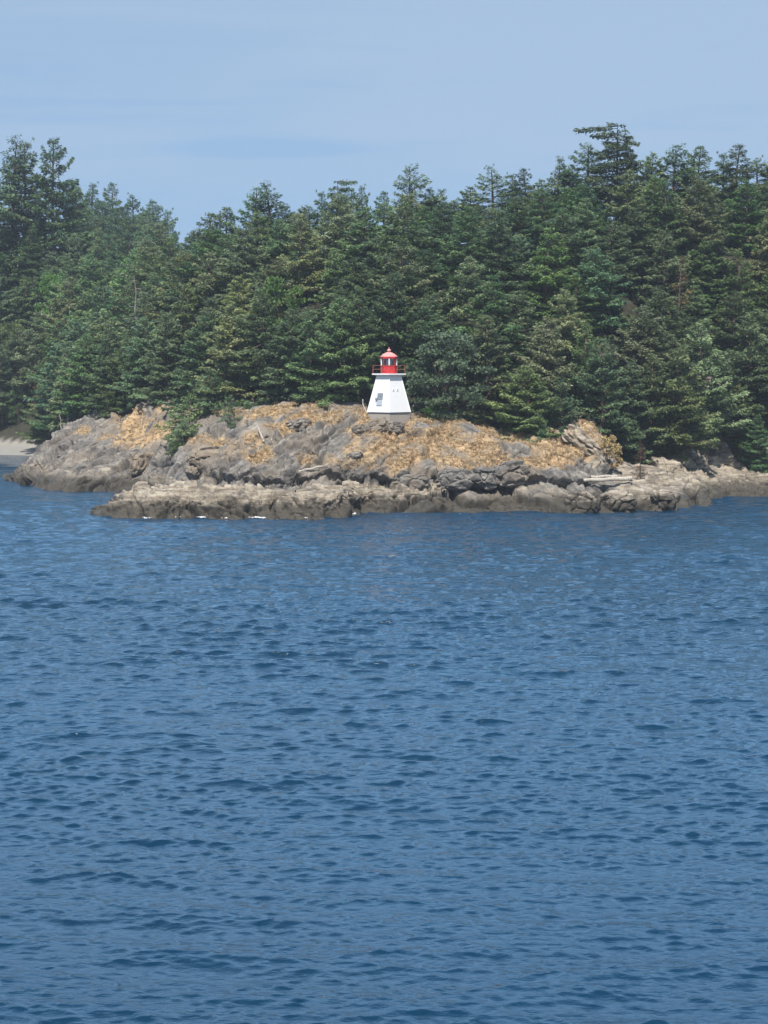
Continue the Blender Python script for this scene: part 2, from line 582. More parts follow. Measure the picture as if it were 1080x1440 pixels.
def _along(Y, YK, ZK, before=None, slope=0.5):
    z = np.where(Y < YK[..., 0], ZK[..., 0] - slope * (YK[..., 0] - Y), 0.0)
    for k in range(YK.shape[-1] - 1):
        a, b = YK[..., k], YK[..., k + 1]
        m = (Y >= a) & (Y < b)
        t = np.clip((Y - a) / np.maximum(b - a, 1e-3), 0, 1)
        z = np.where(m, ZK[..., k] + (ZK[..., k + 1] - ZK[..., k]) * t, z)
    return np.where(Y >= YK[..., -1], ZK[..., -1], z)


def base_height(X, Y):
    """(height, bench weight, wooded-ground weight) of the undetailed land."""
    wob = 6 * fbm(X * 0.05, Y * 0.05, 0 * X, 3, 40)
    u = 540 + F * X / np.maximum(Y, 30.0)
    uw = u + wob * 1.2
    yj = fbm(X * 0.16, Y * 0 + 3.3, 0 * X, 4, 21) * 2.6
    a = _along(Y + yj * 0.7, _cols(uw, HC, HYK), _cols(uw, HC, HZK))
    a = np.where(Y > _cols(uw, HC, HYK)[..., 5] + 60, -8.0, a)
    # bench
    s = Y - (np.interp(u, BC, BY) + yj * 0.75 + 0.5)
    zb = np.interp(u, BC, BZ)
    wb = np.maximum(np.interp(u, BC, BW), 0.3)
    up = np.clip(s / wb, -4, 1)
    prof = np.where(up > 0, 1 - (1 - np.clip(up, 0, 1)) ** 1.7, up * 0.8)
    top = zb * prof + np.clip(s - wb, 0, 7) * 0.05
    depth = np.where(u > 835, 13, 9.0)
    b = top - np.clip(s - depth, 0, 20) * 1.6
    b = np.where((u < 127) | (u > 998), -6, b)
    h = _along(Y, _cols(u, LC, LYK), _cols(u, LC, LZK), slope=1.1)
    far = sstep(900, 700, Y) * 1.0
    z = np.maximum(np.maximum(a, b), h)
    return z, (b >= a - 0.35) & (b > h), np.where(h >= np.maximum(a, b) - 0.3, 1.0, 0.0)


def spaced(parts):
    """parts: (start, end, step0, step1) -> 1-D coordinates."""
    out = [parts[0][0]]
    for a, b, s0, s1 in parts:
        v = a
        while v < b - 1e-6:
            t = (v - a) / (b - a)
            v = min(b, v + s0 + (s1 - s0) * t)
            out.append(v)
    return np.array(out)


def grid_at(xs, ys):
    X, Y = np.meshgrid(xs, ys)
    return X, Y


def build_land():
    xs = spaced([(-420, -90, 12, 0.9), (-90, -62, 0.8, 0.25), (-62, 60, 0.17, 0.17), (60, 85, 0.2, 0.8), (85, 420, 1, 12)])
    ys = spaced([(226, 250, 0.13, 0.13), (250, 290, 0.15, 0.19), (290, 335, 0.2, 0.45), (335, 440, 0.8, 2.0), (440, 900, 3, 14)])
    X, Y = grid_at(xs, ys)
    Z, bench, wood = base_height(X, Y)
    near = sstep(350, 325, Y) * sstep(100, 75, np.abs(X))
    P = np.stack([X, Y, Z], -1)
    gx = np.gradient(Z, axis=1) / np.maximum(np.gradient(X, axis=1), 1e-6)
    gy = np.gradient(Z, axis=0) / np.maximum(np.gradient(Y, axis=0), 1e-6)
    Nn = np.stack([-gx, -gy, np.ones_like(Z)], -1)
    Nn /= np.linalg.norm(Nn, axis=-1, keepdims=True)
    # ---- rock relief (worked out only where bare rock can be seen)
    nm = (near > 0.01) & (Z > -3.5)
    x_, y_, z_ = X[nm], Y[nm], Z[nm]
    b_ = bench[nm]
    wx = fbm(x_ * 0.22, y_ * 0.22, z_ * 0.22, 3, 3)
    wz = fbm(x_ * 0.22, y_ * 0.22, z_ * 0.22, 3, 17)
    big = fbm(x_ * 0.12, y_ * 0.12, z_ * 0.2, 4, 1)
    # bedding: rises to the right on the left flank, nearly level on the bench
    dipx = np.interp(x_, [-60, -20, 5, 40, 90], [-33.0, -9.5, 1.2, 4.6, -1.0])
    lev = np.where(b_, 0.18, 1.0)
    t = z_ + 0.10 * (y_ - 250) - dipx * lev + 1.1 * wz + 0.35 * wx

    def ledge(T, ph):
        v = t / T + ph
        i = np.floor(v)
        s = v - i
        r = _hash(i, i * 0 + 3, np.floor(x_ * 0.10 + 0.6 * wx), 77)
        return s, (s ** 0.7 - 0.55) * (0.25 + 1.0 * r), r
    s1, l1, r1 = ledge(1.7, 0.0)
    s2, l2, r2 = ledge(0.62, 0.3)
    led = 0.60 * l1 + 0.24 * l2
    # slabs lie along the fall of the ground: running up to the right on the left side, down to the right beyond the lighthouse
    sx = np.clip((x_ - 2) / 8 + wx, 0, 1) > 0.5
    th = np.where(sx, -0.75, 0.85)
    ca, sa = np.cos(th), np.sin(th)
    al = ca * x_ + sa * y_
    ac = -sa * x_ + ca * y_
    al = np.where(b_, x_ * 1.6, al)
    ac = np.where(b_, y_ * 0.75 + 0.6 * x_, ac)
    # broad tilted slabs, each a plane of its own, parted by narrow joints; smaller blocks broken from them
    f1, f2, cid, lx, ly = worley(al * 0.085 + 0.30 * wx, ac * 0.36 + 0.22 * wz, z_ * 0.10, 5)
    q1, q2 = (cid * 37.7) % 1.0 - 0.5, (cid * 91.3) % 1.0 - 0.5
    crack = np.exp(-((f2 - f1) / 0.045) ** 2)
    g1, g2, gid, mx_, my_ = worley(al * 0.34 + 0.5 * wx, ac * 0.80 + 0.3 * wz, z_ * 0.5, 8)
    p1, p2 = (gid * 53.1) % 1.0 - 0.5, (gid * 17.9) % 1.0 - 0.5
    crack2 = np.exp(-((g2 - g1) / 0.06) ** 2)
    fine = fbm(x_ * 1.1, y_ * 1.1, z_ * 1.6, 4, 31)
    ridg = 1 - np.abs(fbm(al * 0.20, ac * 0.6, z_ * 0.6, 4, 51)) * 2
    brk = sstep(-0.15, 0.35, fbm(x_ * 0.09, y_ * 0.09, z_ * 0.1, 3, 131))          # where the slabs are shattered
    brk = np.maximum(brk, np.where(b_, 0.75, 0.0))
    # parallel beds: a long smooth back, then a sharp riser, along the run of the slabs
    bw = ac * 0.40 + 0.22 * wz + 0.10 * wx
    bi = np.floor(bw)
    bf = bw - bi
    bh = _hash(bi, np.floor(al * 0.06 + 3.3 * _hash(bi, bi * 0, bi * 0, 9)), bi * 0 + 1, 55)
    bed = (bf - 0.5) * (0.3 + 1.1 * bh) - 0.7 * np.exp(-(np.minimum(bf, 1 - bf) / 0.045) ** 2) * (bh > 0.35)
    dd = (np.where(b_, 0.25, 0.85) * bed + 0.7 * big + led * (0.12 + 0.75 * brk) + (cid - 0.5) * 1.3 + 2.6 * q2 * ly + 1.0 * q1 * lx - 1.15 * crack
          + (0.25 + 0.75 * brk) * ((gid - 0.5) * 0.55 + 0.9 * p2 * my_ + 0.5 * p1 * mx_ - 0.5 * crack2) + (0.05 + 0.12 * brk) * fine + 0.40 * (ridg - 0.5))
    d = np.zeros_like(Z)
    d[nm] = dd
    ycut = np.zeros_like(Z)
    # overhung ledges: the foot of each bed is cut back into the slope
    ycut[nm] = (1.15 * (0.5 - s1) * (0.3 + r1) * (0.25 + 0.75 * brk) + 0.35 * (0.5 - s2) * r2 + 0.45 * (gid - 0.5)) + np.where(b_, 0, 1) * 1.7 * np.exp(-((z_ - 3.1 - 0.5 * wz) / 0.75) ** 2) * sstep(-0.35, 0.25, wx + 0.2)
    along = np.zeros_like(Z)
    across = np.zeros_like(Z)
    along[nm], across[nm] = al + 0.8 * wx, ac + 0.8 * wz
    # smoother where turf lies
    px, py = project(X, Y, Z)
    grass = np.zeros_like(Z)
    for gxp, gyp, sx, sy, w in GRASS:
        grass = np.maximum(grass, w * np.exp(-(((px - gxp) / sx) ** 2 + ((py - gyp) / sy) ** 2) ** 1.3))
    patchy = np.zeros_like(Z)
    patchy[nm] = fbm(al * 0.16, ac * 0.55, z_ * 0.4, 5, 91) * 1.25
    grass = np.clip(grass * (0.98 + 1.8 * patchy) - 0.07, 0, 1)
    grass *= sstep(2.6, 4.2, Z) * (1 - bench) * sstep(342, 326, Y)
    slope_ok = sstep(0.35, 0.6, Nn[..., 2])
    rockamt = near * (1 - 0.40 * np.clip(grass * 1.2, 0, 1))
    up = sstep(-2.5, 0.3, Z)
    d = d * rockamt * (0.35 + 0.65 * up)
    d = np.where(bench, d * 0.92, d)
    hilln = (fbm(X * 0.06, Y * 0.06, 0 * X, 3, 61) * 2.2 + fbm(X * 0.3, Y * 0.3, 0 * X, 3, 62) * 0.5) * (1 - near) * sstep(4, 10, Z)
    P = P + Nn * d[..., None]
    P[..., 1] += ycut * rockamt * (0.4 + 0.6 * up) * sstep(0.2, 1.2, Z)
    P[..., 2] += hilln
    # undercut a little: horizontal push of ledges towards the sea on steep faces
    pale = np.where(bench, 0.62, 0.0) * sstep(4.8, 3.4, Z)
    pale = np.maximum(pale, sstep(3.6, 2.2, Z) * 0.45 * near)
    pale = np.maximum(pale, 0.9 * np.exp(-(((px - 845) / 26) ** 2 + ((py - 640) / 22) ** 2)))
    # pale slabs on the right shelf
    pale = np.maximum(pale, sstep(850, 880, px) * sstep(7.5, 4.5, Z) * 0.62 * near)
    crestY = np.interp(px, HC, HYK[:, 4])
    soil = sstep(6, 11, Y - crestY - 6 * sstep(845, 900, px) + 5 * patchy) * sstep(2.0, 4.0, Z)
    soil = np.where((Y > 335), sstep(1.7, 2.5, Z), soil)
    sand = sstep(345, 365, Y) * sstep(2.4, 1.7, Z)
    cover = np.stack([np.maximum(grass, 0.0), np.maximum(pale, sand), soil, np.ones_like(Z)], -1).reshape(-1, 4)
    me = np_mesh('rocky_headland', P.reshape(-1, 3), grid_faces(*X.shape), smooth=False)
    at_ = me.attributes.new('cover', 'FLOAT_COLOR', 'POINT')
    at_.data.foreach_set('color', cover.astype(np.float32).ravel())
    sl = me.attributes.new('slab', 'FLOAT_VECTOR', 'POINT')
    sl.data.foreach_set('vector', np.stack([along, across, P[..., 2]], -1).astype(np.float32).ravel())
    me.materials.append(M['rock'])
    o = link('rocky_headland', me)
    tag(o, kind='structure')
    return P, grass, Nn, xs, ys, px, py


# golden turf patches: photo column, row, half-widths, weight
GRASS = [
    (440, 584, 120, 11, 1.1), (400, 600, 30, 12, 0.7), (362, 633, 20, 18, 1.2), (300, 628, 34, 16, 0.75), (560, 640, 62, 20, 1.0), (600, 612, 60, 20, 0.9),
    (520, 606, 40, 14, 0.6), (500, 632, 30, 12, 0.6), (680, 622, 60, 17, 0.95), (700, 645, 45, 12, 0.8), (640, 656, 45, 9, 0.6), (770, 640, 50, 12, 1.0), (760, 622, 40, 14, 0.9),
    (205, 600, 40, 22, 1.0), (180, 618, 40, 12, 0.75), (228, 574, 14, 9, 1.1), (110, 606, 16, 6, 0.8), (330, 582, 30, 8, 1.0), (595, 592, 30, 10, 1.0), (640, 600, 60, 14, 0.8),
    (828, 622, 24, 26, 0.9), (965, 622, 26, 8, 0.5), (270, 578, 14, 8, 0.7), (470, 655, 30, 7, 0.35), (430, 640, 24, 10, 0.35),
]

LAND_P, LAND_G, LAND_N, LXS, LYS, LPX, LPY = build_land()
print('land', round(time.time() - T0, 1))


def ground(x, y):
    """Height of the finished land surface near (x, y)."""
    i = min(max(int(np.searchsorted(LXS, x)), 1), len(LXS) - 1)
    j = min(max(int(np.searchsorted(LYS, y)), 1), len(LYS) - 1)
    return float(LAND_P[j - 1:j + 1, i - 1:i + 1, 2].min())


# ------------------------------------------------------------------ sea
def build_sea():
    xs = spaced([(-3500, -160, 220, 12), (-160, -75, 3.0, 0.5), (-75, -40, 0.34, 0.30), (-40, -20, 0.22, 0.2), (-20, 20, 0.08, 0.08), (20, 40, 0.2, 0.22), (40, 75, 0.3, 0.34), (75, 160, 0.5, 3.0), (160, 3500, 12, 220)])
    ys = spaced([(-600, 20, 60, 4), (20, 40, 1.0, 0.2), (40, 90, 0.07, 0.105), (90, 150, 0.12, 0.20), (150, 250, 0.2, 0.40), (250, 330, 0.5, 0.9), (330, 420, 1.0, 2.5), (420, 3500, 8, 240)])
    dx = np.gradient(xs)
    dy = np.gradient(ys)
    X, Y = np.meshgrid(xs, ys)
    X = X.astype(np.float32)
    Y = Y.astype(np.float32)
    SPC = np.maximum(dx[None, :], dy[:, None]).astype(np.float32)
    gust = (0.5 + 0.5 * np.clip(fbm(X[::4, ::4] * 0.022, Y[::4, ::4] * 0.05, X[::4, ::4] * 0, 4, 5, 0.6) * 1.8, -1, 1)).astype(np.float32)
    gust = np.repeat(np.repeat(gust, 4, 0), 4, 1)[:X.shape[0], :X.shape[1]]
    FARW = sstep(60, 150, Y).astype(np.float32)
    Z = np.zeros_like(X)
    DX = np.zeros_like(X)
    DY = np.zeros_like(X)
    r = np.random.default_rng(5)
    n = 110
    lam = 0.24 * (6.5 / 0.24) ** (np.linspace(0, 1, n) ** 1.35)
    for i in range(n):
        L = 0.95 * lam[i] * r.uniform(0.93, 1.07)
        k = 2 * math.pi / L
        spread = 0.34
        th = -math.pi / 2 - 0.10 + r.normal(0, spread)            # wind blowing roughly towards the camera
        cx, cy = math.cos(th), math.sin(th)
        slope = 0.036 * (1.35 if 0.25 < L < 0.95 else 0.72) * r.uniform(0.6, 1.4)
        if L > 6:
            slope *= 0.55
        A = slope / k
        fade = np.clip((L / SPC - 2.3) / 2.0, 0, 1)
        ph = k * (cx * X + cy * Y) + r.uniform(0, 6.283)
        amp = A * fade * (0.60 + 0.70 * gust if L < 3 else 0.9)
        if 0.8 < L < 3.6:
            amp = amp * (1 + 1.0 * FARW)
        s = amp * np.sin(ph) * 0.95
        Z += amp * np.cos(ph)
        DX -= cx * s
        DY -= cy * s
    P = np.stack([X + DX, Y + DY, Z - 0.05], -1)
    # calm the sheet under the land so it does not poke through
    me = np_mesh('sea_water', P.reshape(-1, 3), grid_faces(*X.shape), smooth=True)
    me.materials.append(M['water'])
    o = link('sea_water', me)
    tag(o, kind='structure')


build_sea()
print('sea', round(time.time() - T0, 1))


# ------------------------------------------------------------------ trees: meshes
def kites(C, U, V, hl, hw, tone):
    """Leaf-shaped quads: base C, axis U (length hl), side V (half-width hw)."""
    n = len(C)
    base = C
    tip = C + U * hl[:, None]
    mid = C + U * (hl * 0.55)[:, None]
    a = mid + V * hw[:, None]
    b = mid - V * hw[:, None]
    v = np.stack([base, a, tip, b], 1).reshape(-1, 3)
    f = np.arange(n * 4).reshape(n, 4)
    return v, f, np.repeat(tone, 4)


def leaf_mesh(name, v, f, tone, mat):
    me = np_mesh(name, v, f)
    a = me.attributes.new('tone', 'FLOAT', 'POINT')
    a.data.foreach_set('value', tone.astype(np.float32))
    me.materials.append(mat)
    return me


def unit(a):
    return a / np.maximum(np.linalg.norm(a, axis=-1, keepdims=True), 1e-9)


def fir(seed, H=18.0, Rm=3.3, n_br=120, t0=0.06, sparse=1.0, flat=False, droop=1.0, leafs=7, leaf=0.5, lean=0.0, gaps=0.0):
    """(crown arrays, trunk bmesh) of a coastal fir whose base is at the origin."""
    r = np.random.default_rng(seed)
    bm = bmesh.new()
    bend = r.normal(0, 0.25, 2)

    def axis(t):
        return np.array([bend[0] * math.sin(t * 3.0) + lean * t * t * H * 0.12, bend[1] * math.sin(t * 2.6), t * H])
    ts = np.linspace(0, 0.97, 8)
    for a, b in zip(ts, ts[1:]):
        rad = lambda t: 0.30 * (H / 18) * (1 - t) ** 0.8 + 0.025
        tube(bm, axis(a) - (np.array([0, 0, 0.8]) if a == 0 else 0), axis(b), rad(a), rad(b), 7)
    Cs, Us, Vs, HL, HW, TN = [], [], [], [], [], []
    side_bias = r.uniform(0, 6.28)
    gapz = r.uniform(0.15, 0.9, 3)
    for i in range(n_br):
        q = (i + r.uniform(0, 1)) / n_br
        t = t0 + (1 - t0) * q ** 1.05
        if gaps and np.min(np.abs(t - gapz)) < gaps and r.random() < 0.75:
            continue
        az = i * 2.39996 + r.normal(0, 0.35)
        if flat:
            if 0.90 < t < 0.965 and i % 4:
                continue
            prof = 0.9 * (1 - t) ** 0.5 + 0.22 if t <= 0.965 else 0.62 + 0.25 * math.cos(az - side_bias)
        else:
            prof = min(1.0, 0.62 + 1.6 * (t - t0)) * (1 - t) ** 0.84 * 1.14 + 0.02
        L = Rm * prof * r.choice([r.uniform(0.55, 1.0), r.uniform(0.9, 1.2), r.uniform(1.1, 1.42)], p=[.3, .5, .2]) * (1 + 0.18 * math.cos(az - side_bias))
        L = max(L, 0.3)
        el = math.radians(-9 * droop + 64 * t ** 1.7 + r.normal(0, 10))
        if flat:
            el = math.radians(r.uniform(-6, 12))
        h = np.array([math.cos(az), math.sin(az), 0.0])
        p0 = axis(min(t, 0.97))
        sag = 0.10 * L * droop * r.uniform(0.5, 1.4)

        def bp(s):
            return p0 + h * (L * s) + np.array([0, 0, L * s * math.tan(el) - sag * 4 * s * (1 - s) * 0.8 + 0.0])
        if L > 0.9:
            tube(bm, p0, bp(0.5), 0.035 + 0.014 * L, 0.02 + 0.006 * L, 4)
            tube(bm, bp(0.5), bp(0.93), 0.02 + 0.006 * L, 0.008, 4)
        K = max(2, int(L * 2.6 * sparse))
        btone = r.normal(0.44, 0.17)
        pad = r.uniform(0.75, 1.3)
        for kk in range(K):
            s = 0.22 + 0.80 * (kk + r.uniform(0, 1)) / K
            if s < 0.3 and L > 1.5 and r.random() < 0.5:
                continue
            c = bp(s)
            side = np.cross(h, [0, 0, 1.0])
            fan = ((1 - s) * 0.36 * L + 0.22 + 0.04 * L) * pad
            n = leafs
            off = r.uniform(-1, 1, n)
            cc = c + side * (off * fan)[:, None] + np.array([0, 0, 1]) * r.normal(0, 0.13, n)[:, None] - np.array([0, 0, 1.0]) * (np.abs(off) * fan * 0.25)[:, None]
            ang = off * 0.9 + r.normal(0, 0.35, n)
            pit = r.normal(0.24 - 0.70 * s, 0.36, n)
            u = (h[None] * np.cos(ang)[:, None] + side[None] * np.sin(ang)[:, None]) * np.cos(pit)[:, None] + np.array([0, 0, 1.0]) * np.sin(pit)[:, None]
            v = np.cross(u, [0, 0, 1.0])
            v = unit(v)
            w = np.cross(u, v)
            roll = r.normal(0, 0.5, n)
            v = v * np.cos(roll)[:, None] + w * np.sin(roll)[:, None]
            Cs.append(cc)
            Us.append(u)
            Vs.append(v)
            hl = leaf * r.uniform(0.7, 1.4, n) * (0.45 + 0.42 * min(1.0, L / 1.8) + 0.06 * L)
            HL.append(hl)
            HW.append(hl * r.uniform(0.14, 0.24, n))
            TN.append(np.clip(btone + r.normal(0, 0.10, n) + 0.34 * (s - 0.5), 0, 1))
    # leader tuft
    if not flat:
        n = 12
        zz = r.uniform(0.95, 1.0, n) * H
        az = r.uniform(0, 6.28, n)
        u = unit(np.stack([np.cos(az), np.sin(az), r.uniform(1.2, 3.5, n)], -1))
        top = axis(0.97)
        Cs.append(np.stack([top[0] + 0 * zz, top[1] + 0 * zz, zz - 0.35], -1))
        Us.append(u)
        Vs.append(unit(np.cross(u, [0.3, 0.8, 0.2])))
        HL.append(np.full(n, 0.42))
        HW.append(np.full(n, 0.06))
        TN.append(np.clip(r.normal(0.5, 0.1, n), 0, 1))
    return kites(np.concatenate(Cs), np.concatenate(Us), np.concatenate(Vs), np.concatenate(HL), np.concatenate(HW), np.concatenate(TN)), bm


def round_tree(seed, H=10.0, Rx=4.0, n_cl=60, per=110, leaf=0.34, low=0.12, multi=1, spread=0.75):
    """Broad-leaved tree or shrub: leaf clumps spread through an uneven crown."""
    r = np.random.default_rng(seed)
    bm = bmesh.new()
    hub = np.array([0, 0, H * (low + 0.12)])
    for k in range(multi):
        a = r.uniform(0, 6.28)
        b0 = np.array([math.cos(a), math.sin(a), 0]) * 0.05 * H * (multi > 1)
        tube(bm, b0 - np.array([0, 0, 0.6]), hub + b0 * 2, 0.022 * H, 0.015 * H, 7)
    Cs, Us, Vs, HL, HW, TN = [], [], [], [], [], []
    for i in range(n_cl):
        th = r.uniform(0, 6.28)
        zt = r.uniform(0, 1)
        rad = math.sin(math.pi * (0.16 + 0.78 * zt)) ** 0.6
        rr = rad * math.sqrt(r.uniform(0.12, 1.0))
        c = np.array([math.cos(th) * Rx * rr, math.sin(th) * Rx * rr, H * (low + (0.93 - low) * zt)])
        c += r.normal(0, 0.10 * Rx, 3) * np.array([1, 1, 0.6])
        if i % 2 == 0:
            tube(bm, hub, c, 0.007 * H, 0.002 * H, 4)
        cr = Rx * r.uniform(0.16, 0.34) * spread
        d = unit(r.normal(0, 1, (per, 3)))
        d[:, 2] = np.where(d[:, 2] < -0.2, -d[:, 2] * 0.6, d[:, 2])
        pos = c + d * np.array([cr * 1.25, cr * 1.25, cr * 0.75]) * (r.uniform(0.45, 1.0, per) ** 0.5)[:, None]
        u = unit(d * 0.7 + r.normal(0, 0.6, (per, 3)) + np.array([0, 0, -0.1]))
        v = unit(np.cross(u, r.normal(0, 1, (per, 3))))
        hl = leaf * r.uniform(0.6, 1.3, per)
        ct = r.normal(0.45, 0.14)
        Cs.append(pos), Us.append(u), Vs.append(v), HL.append(hl), HW.append(hl * r.uniform(0.28, 0.45, per))
        TN.append(np.clip(ct + r.normal(0, 0.12, per), 0, 1))
    return kites(np.concatenate(Cs), np.concatenate(Us), np.concatenate(Vs), np.concatenate(HL), np.concatenate(HW), np.concatenate(TN)), bm


def snag_mesh(seed, H=9.0):
    r = np.random.default_rng(seed)
    bm = bmesh.new()
    pts = [np.array([0, 0, -0.6])]
    for k in range(1, 7):
        pts.append(np.array([r.normal(0, 0.10) * k * 0.4, r.normal(0, 0.1) * k * 0.4, H * k / 6]))
    for k in range(6):
        tube(bm, pts[k], pts[k + 1], 0.20 * (1 - k / 6.5), 0.20 * (1 - (k + 1) / 6.5), 7)
    for k in range(22):
        t = r.uniform(0.2, 1.0)
        i = min(5, int(t * 6))
        p = pts[i] + (pts[i + 1] - pts[i]) * (t * 6 - i)
        a = r.uniform(0, 6.28)
        L = r.uniform(0.5, 1.7) * (1.15 - t * 0.7)
        e = p + np.array([math.cos(a) * L, math.sin(a) * L, L * r.uniform(-0.35, 0.35)])
        tube(bm, p, e, 0.045, 0.012, 4)
        tube(bm, p + (e - p) * 0.55, e + r.normal(0, 0.3, 3), 0.02, 0.008, 4)
    return bm


PROTO = {}


def proto(key, crown, bm, fmat, tmat, hgt):
    v, f, tn = crown
    PROTO[key] = (leaf_mesh(key + '_crown', v, f, tn, fmat), bm_mesh(key + '_trunk', bm), tmat, hgt)
    PROTO[key][1].materials.append(tmat)


FIRS = []
for i, (H, Rm, nb, t0, sp, gp, lean) in enumerate([
        (18, 5.0, 100, 0.04, 1.15, 0.0, 0.0), (18, 4.4, 96, 0.06, 1.1, 0.02, 0.2), (18, 5.6, 92, 0.03, 1.15, 0.0, -0.2), (18, 4.2, 100, 0.07, 1.1, 0.02, 0.1),
        (18, 5.3, 88, 0.13, 1.1, 0.03, -0.1), (18, 5.9, 92, 0.04, 1.15, 0.0, 0.3)]):
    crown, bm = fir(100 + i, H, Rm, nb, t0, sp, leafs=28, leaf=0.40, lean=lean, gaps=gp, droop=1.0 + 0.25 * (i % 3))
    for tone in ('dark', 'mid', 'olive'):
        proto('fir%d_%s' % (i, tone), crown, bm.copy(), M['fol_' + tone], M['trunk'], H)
    bm.free()
for i in range(3):     # gaunt skyline firs with open, layered tops
    crown, bm = fir(200 + i, 18, 4.6 + 0.3 * i, 80, 0.12, 1.2, leafs=18, leaf=0.44, gaps=0.0, droop=0.5, lean=0.2 * (i - 1))
    proto('gaunt%d' % i, crown, bm, M['fol_dark'], M['trunk'], 18)
crown, bm = fir(230, 18, 4.4, 74, 0.28, 1.3, flat=True, leafs=18, leaf=0.42, gaps=0.0, droop=0.2)
proto('flattop', crown, bm, M['fol_dark'], M['trunk'], 18)
crown, bm = fir(240, 18, 3.4, 90, 0.15, 1.0, leafs=6, leaf=0.42, gaps=0.04, droop=1.4)
proto('brown', crown, bm, M['fol_brown'], M['trunk'], 18)
crown, bm = fir(250, 6, 2.7, 80, 0.03, 2.0, leafs=9, leaf=0.34, droop=0.7, gaps=0.03, lean=0.4)
proto('lowfir', crown, bm, M['fol_mid'], M['trunk'], 6)
crown, bm = fir(251, 6, 2.9, 80, 0.12, 2.0, leafs=9, leaf=0.34, droop=0.4, gaps=0.05, lean=-0.5)
proto('lowfir_dark', crown, bm, M['fol_dark'], M['trunk'], 6)
for i in range(2):
    crown, bm = round_tree(300 + i, 12, 4.2, 75, 110, 0.38, 0.10)
    proto('leafy%d' % i, crown, bm, M['fol_leaf'], M['trunk'], 12)
crown, bm = round_tree(310, 12, 4.6, 100, 130, 0.34, 0.04, multi=4)
proto('round', crown, bm, M['fol_round'], M['trunk'], 12)
for i in range(2):
    crown, bm = round_tree(320 + i, 2.4, 1.5, 34, 80, 0.19, 0.04, multi=3)
    proto('shrub%d' % i, crown, bm, M['fol_shrub'], M['trunk'], 2.4)
crown, bm = round_tree(330, 5, 1.8, 40, 60, 0.28, 0.12, multi=2)
proto('tan', crown, bm, M['fol_tan'], M['trunk'], 5)
SNAG = [bm_mesh('snag_%d' % i, snag_mesh(400 + i)) for i in range(2)]
for i in range(2):
    SNAG[i].materials.append(M['palebark'] if i == 0 else M['greybark'])
print('protos', round(time.time() - T0, 1), len(PROTO['fir0_mid'][0].polygons))

TREES = []          # dicts before they become objects
NAMEOF = {'fir': 'fir_tree', 'gaunt': 'fir_tree', 'flattop': 'flat_topped_fir', 'brown': 'dead_fir_tree', 'lowfir': 'young_fir', 'leafy': 'broadleaf_tree', 'round': 'round_tree', 'shrub': 'shrub', 'tan': 'withered_tree'}


def name_of(key):
    for k in sorted(NAMEOF, key=len, reverse=True):
        if key.startswith(k):
            return NAMEOF[k]


def plant(key, x, y, h, wid=1.0, label=None, cat='tree', group=None, sink=0.35, rz=None, zbase=None):
    z = ground(x, y) - sink if zbase is None else zbase
    TREES.append(dict(key=key, x=x, y=y, z=z, h=h, w=wid, label=label, cat=cat, group=group, rz=random.uniform(0, 6.28) if rz is None else rz))


def plant_px(key, px, Y, h, wid=1.0, **kw):
    x = (px - 540) * Y / (F * CP)
    plant(key, x, Y, h, wid, **kw)


def plant_top(key, px, top, Y, wid=1.0, **kw):
    """A tree whose tip is seen at (px, top)."""
    x, _, zt = at(px, top, Y)
    plant(key, x, Y, zt - ground(x, Y) + 0.3, wid, **kw)


# --- trees one can single out
SKY = [  # along the skyline, left to right: kind, column, row of the tip, distance, relative width
    ('gaunt0', 13, 197, 462, .9), ('fir3_dark', 41, 199, 466, .85), ('fir0_dark', 75, 194, 462, .8), ('fir1_dark', 97, 250, 470, .8),
    ('fir3_dark', 128, 258, 585, .8), ('fir1_dark', 158, 256, 590, .8), ('fir4_dark', 190, 276, 590, .85), ('fir0_dark', 213, 281, 595, .85), ('fir3_dark', 243, 296, 590, .8),
    ('fir1_mid', 300, 298, 345, .85), ('fir0_dark', 322, 291, 345, .8), ('gaunt1', 354, 263, 345, .8), ('gaunt0', 384, 259, 342, .95), ('fir3_dark', 403, 288, 345, .75), ('fir2_mid', 430, 288, 345, .8),
    ('fir3_dark', 448, 270, 344, .6), ('flattop', 475, 251, 338, .40), ('fir0_mid', 497, 264, 340, .6), ('fir3_dark', 515, 262, 338, .5), ('fir1_dark', 541, 268, 338, .6), ('gaunt2', 575, 234, 336, .8), ('fir3_dark', 603, 264, 338, .6), ('gaunt1', 622, 266, 336, .7), ('fir2_mid', 645, 280, 338, .8),
    ('fir0_dark', 662, 262, 336, .7), ('gaunt0', 694, 235, 335, .85), ('fir3_mid', 716, 245, 336, .6), ('fir1_dark', 739, 235, 335, .7), ('fir0_mid', 762, 252, 335, .7), ('fir3_dark', 784, 222, 334, .65), ('fir1_mid', 806, 230, 334, .7),
    ('gaunt2', 834, 203, 332, .8), ('flattop', 869, 171, 330, .72), ('fir1_dark', 890, 208, 332, .6), ('fir2_mid', 915, 214, 334, .6), ('gaunt1', 945, 203, 334, .9), ('fir0_mid', 983, 205, 336, .75), ('fir3_mid', 1012, 216, 338, .7), ('fir1_dark', 1040, 202, 338, .8), ('fir4_mid', 1066, 224, 340, .8), ('fir0_dark', 1092, 222, 340, .8),
]
for k in range(len(SKY)):
    key, px, top, Y, w = SKY[k]
    plant_top(key, px, top, Y, w * 1.7, label='SKY', group='firs along the skyline')

